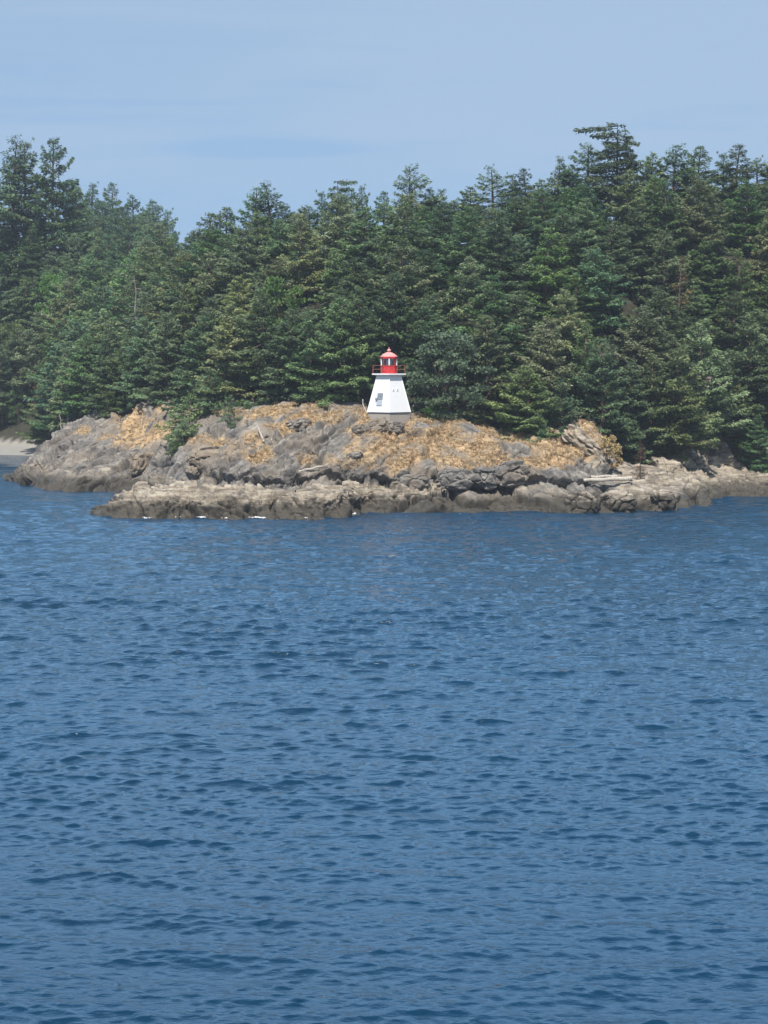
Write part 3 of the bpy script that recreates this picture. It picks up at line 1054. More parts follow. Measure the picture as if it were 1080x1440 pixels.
FRONT = [  # along the edge of the wood, left to right: kind, column, distance, height, relative width, label
    ('fir4_dark', 6, 421, 17, .9, 'dark fir rising from the beach at the left edge'),
    ('leafy0', 28, 417, 7.5, .75, 'bright green leafy tree low beside the sandy beach'),
    ('tan', 62, 412, 8, .7, 'small pale tan withered tree above the beach, among dark firs'),
    ('fir1_olive', 58, 420, 19, .9, 'olive fir behind the pale withered tree above the beach'),
    ('fir3_olive', 92, 352, 15, .8, 'slim pale olive fir above the left end of the rocks'),
    ('fir0_mid', 122, 338, 14, .95, 'broad fir reaching down to the left rocks'),
    ('fir4_dark', 150, 335, 15, .9, 'dark fir on the rocks left of the dry grass bank'),
    ('fir5_mid', 178, 327, 13, .95, 'mid green fir behind the dry grass bank on the left rocks'),
    ('fir2_dark', 205, 323, 14, .9, 'dark fir behind the crest of the left rocks'),
    ('fir0_olive', 240, 311, 14, .95, 'olive fir behind the highest point of the left rocks'),
    ('fir5_dark', 285, 303, 14, .95, 'dark fir just behind the low foreground fir'),
    ('fir2_olive', 330, 291, 14, 1.0, 'olive broad fir over the shaded rock hollow'),
    ('fir4_mid', 375, 285, 15, .95, 'tall fir over the golden bank left of the lighthouse'),
    ('fir5_dark', 412, 282, 14, .95, 'dark fir spreading low over the golden bank'),
    ('fir4_dark', 440, 281, 14, .9, 'dark fir with bare trunk foot showing left of lighthouse'),
    ('fir2_mid', 478, 278, 14.5, .95, 'second fir to the left of the lighthouse'),
    ('fir4_mid', 510, 277, 15, .85, 'first fir to the left of the lighthouse'),
    ('fir0_dark', 556, 279, 15, .95, 'dark fir directly behind the red lantern'),
    ('fir2_dark', 598, 277, 12.5, .9, 'dark fir just behind the right wall of the lighthouse'),
    ('round', 636, 267.5, 12.5, 1.22, 'dark round bushy tree to the right of the lighthouse'),
    ('fir5_olive', 690, 272, 14, 1.0, 'olive broad fir right of the dark round tree'),
    ('fir2_mid', 735, 261.5, 10.5, 1.15, 'fir leaning out over the orange grass slope'),
    ('lowfir', 757, 258.5, 4.4, .9, 'small bright fir on the grass slope below the leaning fir'),
    ('fir0_olive', 765, 271, 15, 1.0, 'tall olive fir above the yellow knoll'),
    ('fir4_dark', 787, 264, 9, .55, 'thin fir with bare dark trunk left of the yellow knoll'),
    ('fir3_mid', 812, 276, 14, .9, 'slim mid green fir behind the yellow knoll'),
    ('tan', 857, 260, 6.0, .8, 'ochre withered tree right of the yellow knoll'),
    ('fir5_dark', 850, 274, 15, .9, 'dark fir behind the ochre withered tree'),
    ('fir0_dark', 885, 276, 13, .9, 'dark fir over the shaded gully right of the knoll'),
    ('fir1_mid', 915, 280, 14.5, .95, 'mid green fir over the log ledge'),
    ('fir4_olive', 950, 282, 16, .9, 'olive fir with bare trunk over the ledge at right'),
    ('fir4_mid', 988, 292, 17, .95, 'tall fir above the pale rock ledge at right'),
    ('fir1_dark', 1020, 295, 13, .9, 'dark fir right of the pale rock ledge'),
    ('leafy1', 1046, 292, 6.5, .55, 'green leafy tree low on the shore near right edge'),
    ('fir4_mid', 1052, 298, 17, .95, 'tall fir with long bare trunk near the right edge'),
    ('fir5_dark', 1085, 297, 14, .95, 'dark fir cut off by the right edge of the view'),
    ('lowfir', 268, 284, 6.6, 1.3, 'low spreading fir in front on the rocks, left of centre'),
    ('lowfir', 262, 279, 4.2, 1.5, 'bright low fir on the rock face, left of centre'),
    ('lowfir_dark', 322, 275, 4.2, .9, 'small dark fir on the rocks beside golden grass'),
    ('lowfir_dark', 300, 285, 6.0, 1.2, 'dark stunted fir between the low firs on the left rocks'),
    ('fir2_mid', 68, 400, 12, .9, 'fir standing right of the sandy beach, behind the rock point'),
    ('fir5_dark', 86, 392, 12, .9, 'dark fir between the beach and the left rocks'),
    ('fir0_mid', 104, 350, 9, .9, 'short fir on the low neck behind the left rocks'),
    ('fir2_olive', 1030, 294, 9, .75, 'short olive fir low on the shore at right'),
    ('fir0_dark', 1066, 294, 9, .75, 'short dark fir low on the shore at the right edge'),
    ('fir2_dark', 872, 273, 8, .8, 'short dark fir just right of the ochre withered tree'),
    ('leafy0', 18, 432, 15, .8, 'bright green broad tree above the beach at the left edge'),
    ('leafy1', 402, 290, 14.5, .8, 'bright green round crown in the wood left of the lighthouse'),
    ('leafy0', 78, 436, 17, .8, 'pale green broad tree high on the left slope'),
    ('brown', 948, 298, 17.5, .8, 'dead reddish brown fir standing in the right slope'),
    ('brown', 212, 324, 15, .6, 'brown thinning fir low in the wood at left'),
    ('brown', 888, 280, 10, .55, 'brown sickly fir low in the wood right of knoll'),
    ('brown', 900, 260, 5.5, .6, 'small brown dead fir above the driftwood logs'),
]
for key, px, Y, h, w, lab in FRONT:
    plant_px(key, px, Y + (random.uniform(-3.5, 2.5) if key.startswith('fir') else 0), h, w * (1.28 if key.startswith('fir') else 1.0), label=lab)
SHRUBS = [
    ('shrub0', 451, 257, 0.9, .8, 'small bright green bush alone on the bare rock slope'),
    ('shrub1', 258, 277.5, 2.3, 1.7, 'bright green leafy bush below the low firs on the left rocks'),
    ('shrub1', 150, 335, 2.2, 1.1, 'low green bush at the foot of the left wood'),
    ('shrub0', 172, 331, 2.0, 1.2, 'green bush above the dry grass of the left rocks'),
    ('shrub1', 60, 408, 3.0, 1.1, 'green bush beside the pale sand of the beach'),
    ('shrub0', 345, 283, 1.4, 1.3, 'low bush on the golden bank under the firs'),
    ('shrub1', 610, 266, 2.0, 1.2, 'dark bush at the foot of the round tree'),
    ('shrub0', 665, 268, 2.2, 1.3, 'bush at the right foot of the round tree'),
    ('shrub1', 725, 262, 2.2, 1.2, 'bush under the leaning fir on the grass slope'),
    ('shrub0', 1010, 297, 2.4, 1.2, 'green bush on the ledge near the right edge'),
    ('shrub1', 1072, 300, 2.6, 1.3, 'green bush by the shore at the right edge'),
    ('shrub0', 935, 284, 2.0, 1.3, 'bush above the log ledge at right'),
]
for key, px, Y, h, w, lab in SHRUBS:
    plant_px(key, px, Y, h, w, label=lab, cat='shrub')

# --- the wood on the slope
pts = [(t['x'], t['y']) for t in TREES if t['h'] > 8]
skyrow = np.array(sorted([(s[1], s[2]) for s in SKY] + [(105, 256), (262, 316), (276, 312), (-200, 215), (1300, 225)]), float)


def near_any(x, y, d):
    for (a, b) in pts:
        if (a - x) ** 2 + (b - y) ** 2 < d * d:
            return True
    return False


r = np.random.default_rng(77)
cand = []
for _ in range(26000):
    Y = r.uniform(264, 640)
    u = r.uniform(-70, 1150)
    if r.random() > (Y / 640):
        continue
    x = (u - 540) * Y / (F * CP)
    cand.append((x, Y, u))
fill = 0
for x, Y, u in cand:
    z, bench, wood = base_height(np.array([x]), np.array([Y]))
    z = float(z[0])
    line = np.interp(u, [0, 60, 75, 110, 200, 265, 330, 430, 540, 640, 700, 850, 950, 1080], [424, 420, 395, 342, 328, 314, 293, 286, 279, 275, 273, 280, 287, 297])
    if Y < line or z < 4:
        continue
    if u > 285 and Y > 352:
        continue
    sp = r.uniform(5.4, 7.4) if Y < 352 else (6.4 if Y < 500 else 7.2)
    if near_any(x, Y, sp):
        continue
    frac = np.clip((Y - line) / 50, 0, 1)
    h = r.uniform(9.5, 15.5) if Y < 352 else r.uniform(13, 19)
    g = ground(x, Y)
    lim = np.interp(u, skyrow[:, 0], skyrow[:, 1]) + r.uniform(8, 34)
    top = zat(lim, Y) - g
    if Y > 316 and Y < 352:
        h = max(h, min(top - r.uniform(0, 3.0), 16))
    if h > top:
        h = top
    if h < 5.5:
        continue
    pts.append((x, Y))
    tone = r.choice(['dark', 'mid', 'olive'], p=[.36, .40, .24])
    if Y > 440:
        tone = 'dark'
    plant('fir%d_%s' % (r.integers(0, 6), tone), x, Y, h, r.uniform(1.15, 1.55), label='WOOD')
    fill += 1
print('wood trees', fill, 'all', len(TREES), round(time.time() - T0, 1))

# leave out the trees of the wood of which nothing can be seen (hidden by nearer crowns)
order = sorted(range(len(TREES)), key=lambda i: TREES[i]['y'])
buf = np.zeros((760, 1400), bool)
for i in order:
    t = TREES[i]
    cx, cyt = project(t['x'], t['y'], t['z'] + t['h'])
    _, cyb = project(t['x'], t['y'], t['z'] + 0.05 * t['h'])
    hw = 3.9 * t['w'] * (t['h'] / 18) ** 0.5 * F / t['y']
    n = 0
    tot = 0
    rows = np.arange(int(cyt), int(cyb), 2)
    vis = 0
    for rr in rows:
        q = (rr - cyt) / max(1, cyb - cyt)
        w = hw * min(1, 0.15 + 1.2 * q) * 0.85
        a, b = int(cx - w) + 160, int(cx + w) + 160
        a, b = max(0, a), min(1400, b)
        if b <= a or not 0 <= rr < 760:
            continue
        seg = buf[rr:rr + 2, a:b]
        vis += seg.size - int(seg.sum())
        tot += seg.size
        seg[:] = True
    t['vis'] = vis / max(1, tot)
    t['vpx'] = vis
    t['sx'], t['sy'], t['cy'] = cx, cyt, cyb
kept = [t for t in TREES if not (t['label'] == 'WOOD' and (t['vis'] < 0.04 or t['vpx'] < 90))]
wood = [t for t in kept if t['label'] == 'WOOD']
MAXWOOD = 300 - (len(kept) - len(wood))
wood.sort(key=lambda t: -t['vpx'])
rest = [t for t in TREES if t['label'] == 'WOOD' and t not in wood[:MAXWOOD]]
drop = set(id(t) for t in wood[MAXWOOD:])
TREES = [t for t in kept if id(t) not in drop]
wood = wood[:MAXWOOD]
print('kept', len(TREES), 'left over', len(rest), 'last visible px', wood[-1]['vpx'] if wood else 0)

# labels that single each one out
ORD = ['first', 'second', 'third', 'fourth', 'fifth', 'sixth', 'seventh', 'eighth', 'ninth', 'tenth', 'eleventh', 'twelfth', 'thirteenth', 'fourteenth', 'fifteenth', 'sixteenth', 'seventeenth', 'eighteenth', 'nineteenth', 'twentieth']
TONE = {'dark': 'dark green', 'mid': 'mid green', 'olive': 'olive green'}


def region(t):
    u, v = t['sx'], t['sy'] + 18
    if t['y'] > 455 and u > 95:
        return 'on the far blue hill', 'firs on the far hill'
    side = ('above the beach' if u < 95 else 'above the left rocks' if u < 235 else 'above the low firs' if u < 355 else 'left of the lighthouse' if u < 500 else
            'behind the lighthouse' if u < 610 else 'above the round tree' if u < 730 else 'above the yellow knoll' if u < 860 else 'above the driftwood logs' if u < 960 else 'at the right edge')
    lo = np.interp(u, [0, 100, 300, 540, 800, 1080], [330, 360, 370, 360, 330, 330])
    hi = np.interp(u, skyrow[:, 0], skyrow[:, 1])
    q = (v - hi) / max(20, lo + 60 - hi)
    row = 'high on the slope' if q < 0.36 else 'midway up the slope' if q < 0.72 else 'low in the wood'
    return row + ' ' + side, 'firs ' + side


classes = {}
for t in wood:
    tone = TONE[t['key'].split('_')[1]]
    reg, grp = region(t)
    t['group'] = grp
    classes.setdefault((tone, reg), []).append(t)
for (tone, reg), ts in classes.items():
    ts.sort(key=lambda t: t['sx'])
    n = len(ts)
    for i, t in enumerate(ts):
        if n == 1:
            t['label'] = '%s fir, the only one that green %s' % (tone, reg)
        else:
            t['label'] = '%s %s fir from the left %s' % (ORD[i] if i < 20 else 'last', tone, reg)
sky = sorted([t for t in TREES if t['label'] == 'SKY'], key=lambda t: t['sx'])
special = {2: 'tall ragged fir on the skyline at the left, rightmost of three', 0: 'ragged skyline fir at the left edge, leftmost of three', 1: 'ragged skyline fir at the left, middle one of three'}
zones = [('on the left skyline', 0, 110), ('on the far hill skyline', 110, 262), ('on the skyline left of the layered pine', 262, 470), ('on the skyline above the lighthouse', 480, 660), ('on the skyline left of the tallest fir', 660, 865), ('on the skyline right of the tallest fir', 872, 1300)]
for zname, a, b in zones:
    zs = [t for t in sky if a <= t['sx'] < b and t['key'] != 'flattop']
    for i, t in enumerate(zs):
        what = 'open ragged fir' if t['key'].startswith('gaunt') else 'dark fir' if 'dark' in t['key'] else 'bushy fir'
        t['label'] = '%s, %s from the left %s' % (what, ORD[i], zname)
for i, t in enumerate([t for t in sky if t['key'] == 'flattop']):
    t['label'] = ['flat topped layered pine on the skyline left of the lighthouse', 'tallest flat topped fir standing out above the right skyline'][i]
for i in (0, 1, 2):
    sky[i]['label'] = special[i]


def make_tree(t):
    crown_me, trunk_me, _m, H = PROTO[t['key']]
    o = thing(name_of(t['key']), t['label'], t['cat'], (t['x'], t['y'], t['z']), t['rz'], t['group'])
    s = t['h'] / H
    ws = t['w'] * (s ** 0.55 if t['cat'] == 'tree' and H > 10 else s)
    o.scale = (ws, ws, s)
    o.rotation_euler = (random.gauss(0, 0.025), random.gauss(0, 0.025), t['rz'])
    link('trunk', trunk_me, None, o)
    link('crown', crown_me, None, o)
    return o


for t in TREES:
    make_tree(t)

# bleached dead stems
for mi, px, Y, h, lab in [(0, 97, 340, 6.5, 'bleached bare dead stem standing before the left wood'), (0, 87, 337, 4.5, 'short bare pale stem at the left end of the rocks'),
                          (0, 940, 283, 7, 'leaning bare pale trunk above the ledge at right'), (0, 988, 292, 9, 'bare pale trunk in the shade above the pale ledge'),
                          (0, 1042, 297, 10, 'tall bare pale trunk near the right edge'), (1, 195, 348, 20, 'grey dead treetop high in the left wood'), (0, 918, 282, 6.5, 'thin grey dead stem beside the brown dead fir'),
                          (1, 895, 281, 5, 'low grey tangle of dead branches over the dark gully')]:
    x = (px - 540) * Y / (F * CP)
    o = thing('dead_tree', lab, 'dead tree', (x, Y, ground(x, Y) - 0.2), random.uniform(0, 6))
    s = h / 9.0
    o.scale = (s ** 0.6, s ** 0.6, s)
    if 'leaning' in lab:
        o.rotation_euler = (0, R(24), 0)
    link('trunk', SNAG[mi], None, o)
print('trees placed', round(time.time() - T0, 1))


# ------------------------------------------------------------------ lighthouse
def build_lighthouse():
    Y = 262.0
    x, _, zb = at(547, 579.5, Y)
    root = thing('lighthouse', 'small white tapered wooden lighthouse with red lantern on the rocky point', 'lighthouse', (x, Y, zb), R(45 + 1.5))
    wb, wt, h = 2.02, 1.10, 4.85                 # half-widths at the base and top, height of the tower
    # concrete plinth
    bm = bmesh.new()
    lathe(bm, [(1.93 * math.sqrt(2), -2.2), (1.93 * math.sqrt(2), -0.06), (1.86 * math.sqrt(2), 0.0)], 4, R(45))
    link('plinth', bm_mesh('plinth', bm), M['concrete'], root)
    # tapered tower
    bm = bmesh.new()
    lathe(bm, [(wb * math.sqrt(2), 0.012), (wt * math.sqrt(2), h)], 4, R(45))
    tw = link('tower', bm_mesh('tower', bm), M['boards'], root)
    bm = bmesh.new()
    bmesh.ops.create_cube(bm, size=1, matrix=Matrix.Translation((0, 0, 0.0)) @ Matrix.Diagonal((2 * wb + 0.07, 2 * wb + 0.07, 0.05, 1)))
    link('base_trim', bm_mesh('base_trim', bm), M['slate'], root)
    k = (wb - wt) / h
    for sx, sy in ((-1, -1), (1, -1), (1, 1), (-1, 1)):
        bm = bmesh.new()
        tube(bm, (sx * (wb - 0.01), sy * (wb - 0.01), 0.02), (sx * (wt - 0.01), sy * (wt - 0.01), h), 0.07, 0.06, 6)
        link('corner_board', bm_mesh('corner_board', bm), M['white'], root)
    # local frames of the two faces towards the water: -Y (right in view) and -X (left in view)
    ang = math.atan(k)

    def on_left(u, z, out):          # face with outward normal -X; u runs to the right in the view (towards -Y)
        n = Vector((-math.cos(ang), 0, math.sin(ang)))
        return Vector((-(wb - k * z), -u, z)) + n * out

    def on_right(u, z, out):
        n = Vector((0, -math.cos(ang), math.sin(ang)))
        return Vector((u, -(wb - k * z), z)) + n * out
    rotL = Matrix(((0, math.sin(ang) * 0 - math.cos(ang), 0), (-1, 0, 0), (0, math.sin(ang), 1))).to_3x3()
    # axis columns: x = along face, y = outward, z = up the slope
    upL = Vector((math.sin(ang), 0, math.cos(ang)))
    nL = Vector((-math.cos(ang), 0, math.sin(ang)))
    aL = Vector((0, -1, 0))
    RL = Matrix((aL, nL, upL)).transposed()
    upR = Vector((0, math.sin(ang), math.cos(ang)))
    nR = Vector((0, -math.cos(ang), math.sin(ang)))
    RR = Matrix((Vector((1, 0, 0)), nR, upR)).transposed()
    # hatch on the left face: dark louvred upper shutter, pale lower panel, frame
    u0 = 0.02
    bm = bmesh.new()
    box(bm, on_left(u0, 1.70, 0.02), (1.10, 0.06, 1.74), RL)
    fr = link('hatch', bm_mesh('hatch', bm), M['white'], root)
    bm = bmesh.new()
    box(bm, on_left(u0, 1.20, 0.07), (0.98, 0.05, 0.64), RL)
    link('lower_panel', bm_mesh('lower_panel', bm), M['paleblue'], fr)
    bm = bmesh.new()
    for zc in (2.30, 1.82):
        box(bm, on_left(u0, zc, 0.08), (0.98, 0.06, 0.42), RL)
    link('shutter', bm_mesh('shutter', bm), M['slate'], fr)
    bm = bmesh.new()
    box(bm, on_left(u0 - 0.52, 1.72, 0.14), (0.32, 0.24, 0.28), RL)
    link('lamp_box', bm_mesh('lamp_box', bm), M['slate'], fr)
    # two small square vents on the right face
    for u in (-0.78, 0.02):
        bm = bmesh.new()
        box(bm, on_right(u, 2.93, 0.03), (0.30, 0.06, 0.30), RR)
        v = link('vent', bm_mesh('vent', bm), M['white'], root)
        bm = bmesh.new()
        box(bm, on_right(u, 2.93, 0.065), (0.15, 0.04, 0.17), RR)
        link('vent_cover', bm_mesh('vent_cover', bm), M['slate'], v)
    # gallery
    g = 1.58
    bm = bmesh.new()
    bmesh.ops.create_cube(bm, size=1, matrix=Matrix.Translation((0, 0, h + 0.13)) @ Matrix.Diagonal((2 * g, 2 * g, 0.17, 1)))
    bmesh.ops.create_cube(bm, size=1, matrix=Matrix.Translation((0, 0, h + 0.015)) @ Matrix.Diagonal((2 * wt + 0.36, 2 * wt + 0.36, 0.10, 1)))
    link('gallery_deck', bm_mesh('gallery_deck', bm), M['white'], root)
    zd = h + 0.216
    rail = bmesh.new()
    q = g - 0.10
    cs = [(-q, -q), (q, -q), (q, q), (-q, q)]
    for (a, b) in zip(cs, cs[1:] + cs[:1]):
        for zz in (1.05, 0.55):
            tube(rail, (a[0], a[1], zd + zz), (b[0], b[1], zd + zz), 0.028, None, 6)
    rl = link('railing', bm_mesh('railing', rail), M['rust'], root)
    for (a, b) in zip(cs, cs[1:] + cs[:1]):
        for f_ in (0.0, 0.5):
            bm = bmesh.new()
            px_, py_ = a[0] + (b[0] - a[0]) * f_, a[1] + (b[1] - a[1]) * f_
            tube(bm, (px_, py_, zd), (px_, py_, zd + 1.09), 0.045 if f_ == 0 else 0.028, None, 6)
            link('rail_post', bm_mesh('rail_post', bm), M['rust'], rl)
    # lantern: red octagonal wall, glazed room, domed roof
    a8 = 0.0
    RL8 = 1.05
    bm = bmesh.new()
    lathe(bm, [(RL8, zd), (RL8, zd + 0.98), (RL8 + 0.05, zd + 0.985), (RL8 + 0.05, zd + 1.06), (RL8 - 0.14, zd + 1.065)], 8, a8)
    link('lantern_wall', bm_mesh('lantern_wall', bm), M['red'], root)
    zw = zd + 1.06
    hw = 0.96
    bm = bmesh.new()
    lathe(bm, [(RL8 - 0.09, zw + 0.01), (RL8 - 0.09, zw + hw)], 8, a8, cap=False)
    m, nt, out = new_mat('lantern_glass')
    N = NT(nt)
    gl = N.n('ShaderNodeBsdfGlass')
    gl.inputs['Roughness'].default_value = 0.02
    gl.inputs['IOR'].default_value = 1.1
    tr = N.n('ShaderNodeBsdfTransparent')
    gs = N.n('ShaderNodeBsdfGlossy')
    gs.inputs['Roughness'].default_value = 0.04
    fz = N.n('ShaderNodeFresnel')
    fz.inputs[0].default_value = 1.5
    mx = N.n('ShaderNodeMixShader')
    N.l(N.math('ADD', fz.outputs[0], 0.05), mx.inputs[0])
    N.l(tr.outputs[0], mx.inputs[1])
    N.l(gs.outputs[0], mx.inputs[2])
    nt.nodes.remove(gl)
    N.l(mx.outputs[0], out.inputs[0])
    link('lantern_glass', bm_mesh('lantern_glass', bm), m, root)
    for k8 in range(8):
        a = a8 + k8 * math.pi / 4
        bm = bmesh.new()
        c, s = math.cos(a) * (RL8 - 0.05), math.sin(a) * (RL8 - 0.05)
        tube(bm, (c, s, zw), (c, s, zw + hw), 0.085 if k8 % 2 else 0.035, None, 6)
        link('window_post', bm_mesh('window_post', bm), M['white'] if k8 % 2 else M['red'], root)
    # beacon inside
    bm = bmesh.new()
    lathe(bm, [(0.20, zw - 0.5), (0.20, zw + 0.10), (0.30, zw + 0.12), (0.34, zw + 0.3), (0.36, zw + 0.45), (0.34, zw + 0.6), (0.28, zw + 0.78), (0.12, zw + 0.84)], 16)
    link('beacon_lens', bm_mesh('beacon_lens', bm), paint_mat('lens_glass_grey', (0.55, 0.57, 0.60), 0.15, 0.05), root)
    zr = zw + hw
    bm = bmesh.new()
    lathe(bm, [(RL8 - 0.02, zr - 0.06), (RL8 + 0.07, zr - 0.05), (RL8 + 0.07, zr + 0.16), (RL8 - 0.02, zr + 0.165)], 8, a8)
    link('eave_band', bm_mesh('eave_band', bm), M['red'], root)
    bm = bmesh.new()
    lathe(bm, [(RL8 + 0.10, zr + 0.17), (RL8 + 0.09, zr + 0.22), (0.95, zr + 0.38), (0.72, zr + 0.56), (0.45, zr + 0.70), (0.20, zr + 0.77)], 8, a8)
    rf = link('roof', bm_mesh('roof', bm), M['roof'], root)
    bm = bmesh.new()
    lathe(bm, [(0.20, zr + 0.755), (0.16, zr + 0.84), (0.18, zr + 0.88), (0.27, zr + 0.94), (0.28, zr + 1.04), (0.16, zr + 1.14), (0.04, zr + 1.18), (0.03, zr + 1.42), (0, zr + 1.43)], 12)
    link('ball_vent', bm_mesh('ball_vent', bm, True), M['roof'], rf)
    # white pipe handrail beside the left wall, up to the door at the back
    return root, x, Y, zb


LH, lhx, lhy, lhz = build_lighthouse()
hr = thing('handrail', 'short bent white pipe handrail left of the lighthouse wall', 'handrail', (*at(514, 577, 263.2)[:2], lhz))
bm = bmesh.new()
for a, b in (((-0.35, 0, 1.0), (-0.35, 0, 1.7)), ((-0.35, 0, 1.0), (-0.10, 0, 0.45)), ((-0.10, 0, 0.45), (0.30, 0, -0.3))):
    tube(bm, a, b, 0.038, None, 6)
link('rail_pipe', bm_mesh('rail_pipe', bm), M['white'], hr)
bm = bmesh.new()
tube(bm, (-0.35, 0, -1.0), (-0.35, 0, 1.0), 0.028, None, 6)
link('rail_post', bm_mesh('handrail_post', bm), M['rust'], hr)


# ------------------------------------------------------------------ loose things on the rocks
def boulder_mesh(seed, sx, sy, sz):
    bm = bmesh.new()
    bmesh.ops.create_icosphere(bm, subdivisions=5, radius=1)
    me = bm_mesh('boulder', bm)
    n = len(me.vertices)
    co = np.zeros(n * 3, np.float32)
    me.vertices.foreach_get('co', co)
    p = co.reshape(-1, 3).astype(float)
    o = seed * 13.7
    f1, f2, cid, _a, _b = worley(p[:, 0] * 1.1 + o, p[:, 1] * 1.1, p[:, 2] * 1.3, seed)
    d = 1 + 0.28 * fbm(p[:, 0] * 1.2 + o, p[:, 1] * 1.2, p[:, 2] * 1.2, 4, seed) + (cid - .5) * 0.28 - 0.22 * np.exp(-((f2 - f1) / .06) ** 2) + 0.35 * _b * ((cid * 37.7) % 1.0 - 0.5) + 0.07 * fbm(p[:, 0] * 5 + o, p[:, 1] * 5, p[:, 2] * 5, 3, seed)
    p = np.sign(p) * np.abs(p) ** 0.8 * d[:, None] * np.array([sx, sy, sz])
    me.vertices.foreach_set('co', p.astype(np.float32).ravel())
    a = me.attributes.new('cover', 'FLOAT_COLOR', 'POINT')
    return me, n


def boulder(px, py, Y, sx, sy, sz, label, pale=0.8, grass=0.0, seed=1, rz=0.0, tilt=0.0, mat=None):
    me, n = boulder_mesh(seed, sx, sy, sz)
    cov = np.tile(np.array([grass, pale, 0, 1], np.float32), (n, 1))
    me.attributes['cover'].data.foreach_set('color', cov.ravel())
    co_ = np.zeros(n * 3, np.float32)
    me.vertices.foreach_get('co', co_)
    me.attributes.new('slab', 'FLOAT_VECTOR', 'POINT').data.foreach_set('vector', (co_.reshape(-1, 3) + seed * 5.3).astype(np.float32).ravel())
    x, _, z = at(px, py, Y)
    z = min(z, ground(x, Y) + 0.55 * sz)
    o = link('boulder', me, mat or M['rock'], None, (x, Y, z))
    o.rotation_euler = (0, tilt, rz)
    tag(o, label, 'boulder')


boulder(965, 695, 245.5, 2.6, 2.2, 1.7, 'pale tan boulder at the right tip of the rock bench', 0.95, 0, 2)
boulder(930, 692, 246.0, 2.0, 2.0, 1.5, 'pale slab boulder left of the tip boulder at right', 0.95, 0, 3, 0.4)
boulder(872, 698, 244.5, 2.2, 1.8, 1.3, 'low pale boulder at the waterline below the logs', 0.9, 0, 4, 0.2)
boulder(818, 692, 241.5, 1.9, 1.6, 1.7, 'blocky boulder at the waterline left of the logs', 0.7, 0, 5)
boulder(123, 641, 303.5, 1.6, 1.1, 0.7, 'low white boulder lying on the left rocks', 1.0, 0, 6, 0.1, -0.25, paint_mat('bleached_stone', (0.55, 0.53, 0.50), 0.9, 0.5, bump=0.4, scale=2.0))
boulder(528, 590, 259.3, 1.7, 1.2, 1.1, 'grey slab boulder against the left side of the concrete plinth', 0.1, 0.15, 18, 0.3, -0.35)
boulder(202, 655, 287, 1.9, 1.4, 2.0, 'upright brown slab boulder in the hollow of the left rocks', 0.15, 0.25, 7, 0.5, 0.2)
boulder(295, 650, 262.5, 3.2, 2.4, 2.4, 'large rounded grey boulder below the small dark fir', 0.2, 0.2, 8, 0.2)
boulder(819, 630, 258.5, 3.4, 2.2, 1.45, 'cream yellow rock knob with dry moss right of firs', 0.66, 0.27, 9, 0.15, 0.8)
boulder(640, 676, 247.0, 2.2, 1.6, 1.4, 'dark grey boulder on the bench right of the lighthouse', 0.1, 0, 10)
boulder(680, 672, 247.5, 1.8, 1.6, 1.3, 'grey boulder beside the dark one on the bench', 0.25, 0, 11)
boulder(720, 668, 248.0, 2.4, 1.8, 1.5, 'dark angular boulder below the orange grass', 0.1, 0, 12, 0.3, -0.3)
boulder(585, 676, 247.0, 2.0, 1.5, 1.1, 'low grey boulder on the bench below the lighthouse', 0.3, 0, 13)
boulder(506, 604, 258.8, 0.9, 0.8, 0.7, 'small grey boulder on the slope just below the lighthouse', 0.2, 0, 14)
boulder(557, 601, 258.2, 1.1, 0.9, 0.8, 'small grey boulder in golden grass below the plinth', 0.2, 0.1, 15)
boulder(500, 640, 252.0, 0.9, 0.7, 0.55, 'dark boulder in the middle of the orange grass patch', 0.0, 0, 16)
boulder(418, 598, 265.0, 1.7, 1.2, 0.9, 'grey boulder on the slope under the golden bank', 0.3, 0.1, 17, 0.2, -0.2)


def log(name, pts_px, r0, r1, label, mat, cat='driftwood', branches=0):
    p0 = Vector(at(*pts_px[0]))
    o = thing(name, label, cat, p0)
    P = [Vector(at(*q)) - p0 for q in pts_px]
    bm = bmesh.new()
    n = 7
    for i in range(n):
        a = P[0].lerp(P[1], i / n) if len(P) == 2 else None
        b = P[0].lerp(P[1], (i + 1) / n)
        wob = lambda k: Vector((0, 0, 0.05 * math.sin(k * 1.9 + r0 * 30)))
        tube(bm, a + wob(i), b + wob(i + 1), r0 + (r1 - r0) * i / n, r0 + (r1 - r0) * (i + 1) / n, 9)
    link('stem', bm_mesh('log_stem', bm), mat, o)
    rr = random.Random(len(label))
    for k in range(branches):
        bm = bmesh.new()
        s = P[0].lerp(P[1], 0.3 + 0.6 * k / max(1, branches))
        e = s + Vector((rr.uniform(-0.9, 0.9), rr.uniform(-0.4, 0.3), rr.uniform(0.4, 1.3)))
        m_ = s.lerp(e, 0.5) + Vector((rr.uniform(-.2, .2), 0, rr.uniform(-.1, .2)))
        tube(bm, s, m_, r1 * 0.9, r1 * 0.6, 6)
        tube(bm, m_, e, r1 * 0.6, r1 * 0.25, 6)
        link('branch', bm_mesh('log_branch', bm), mat, o)
    return o


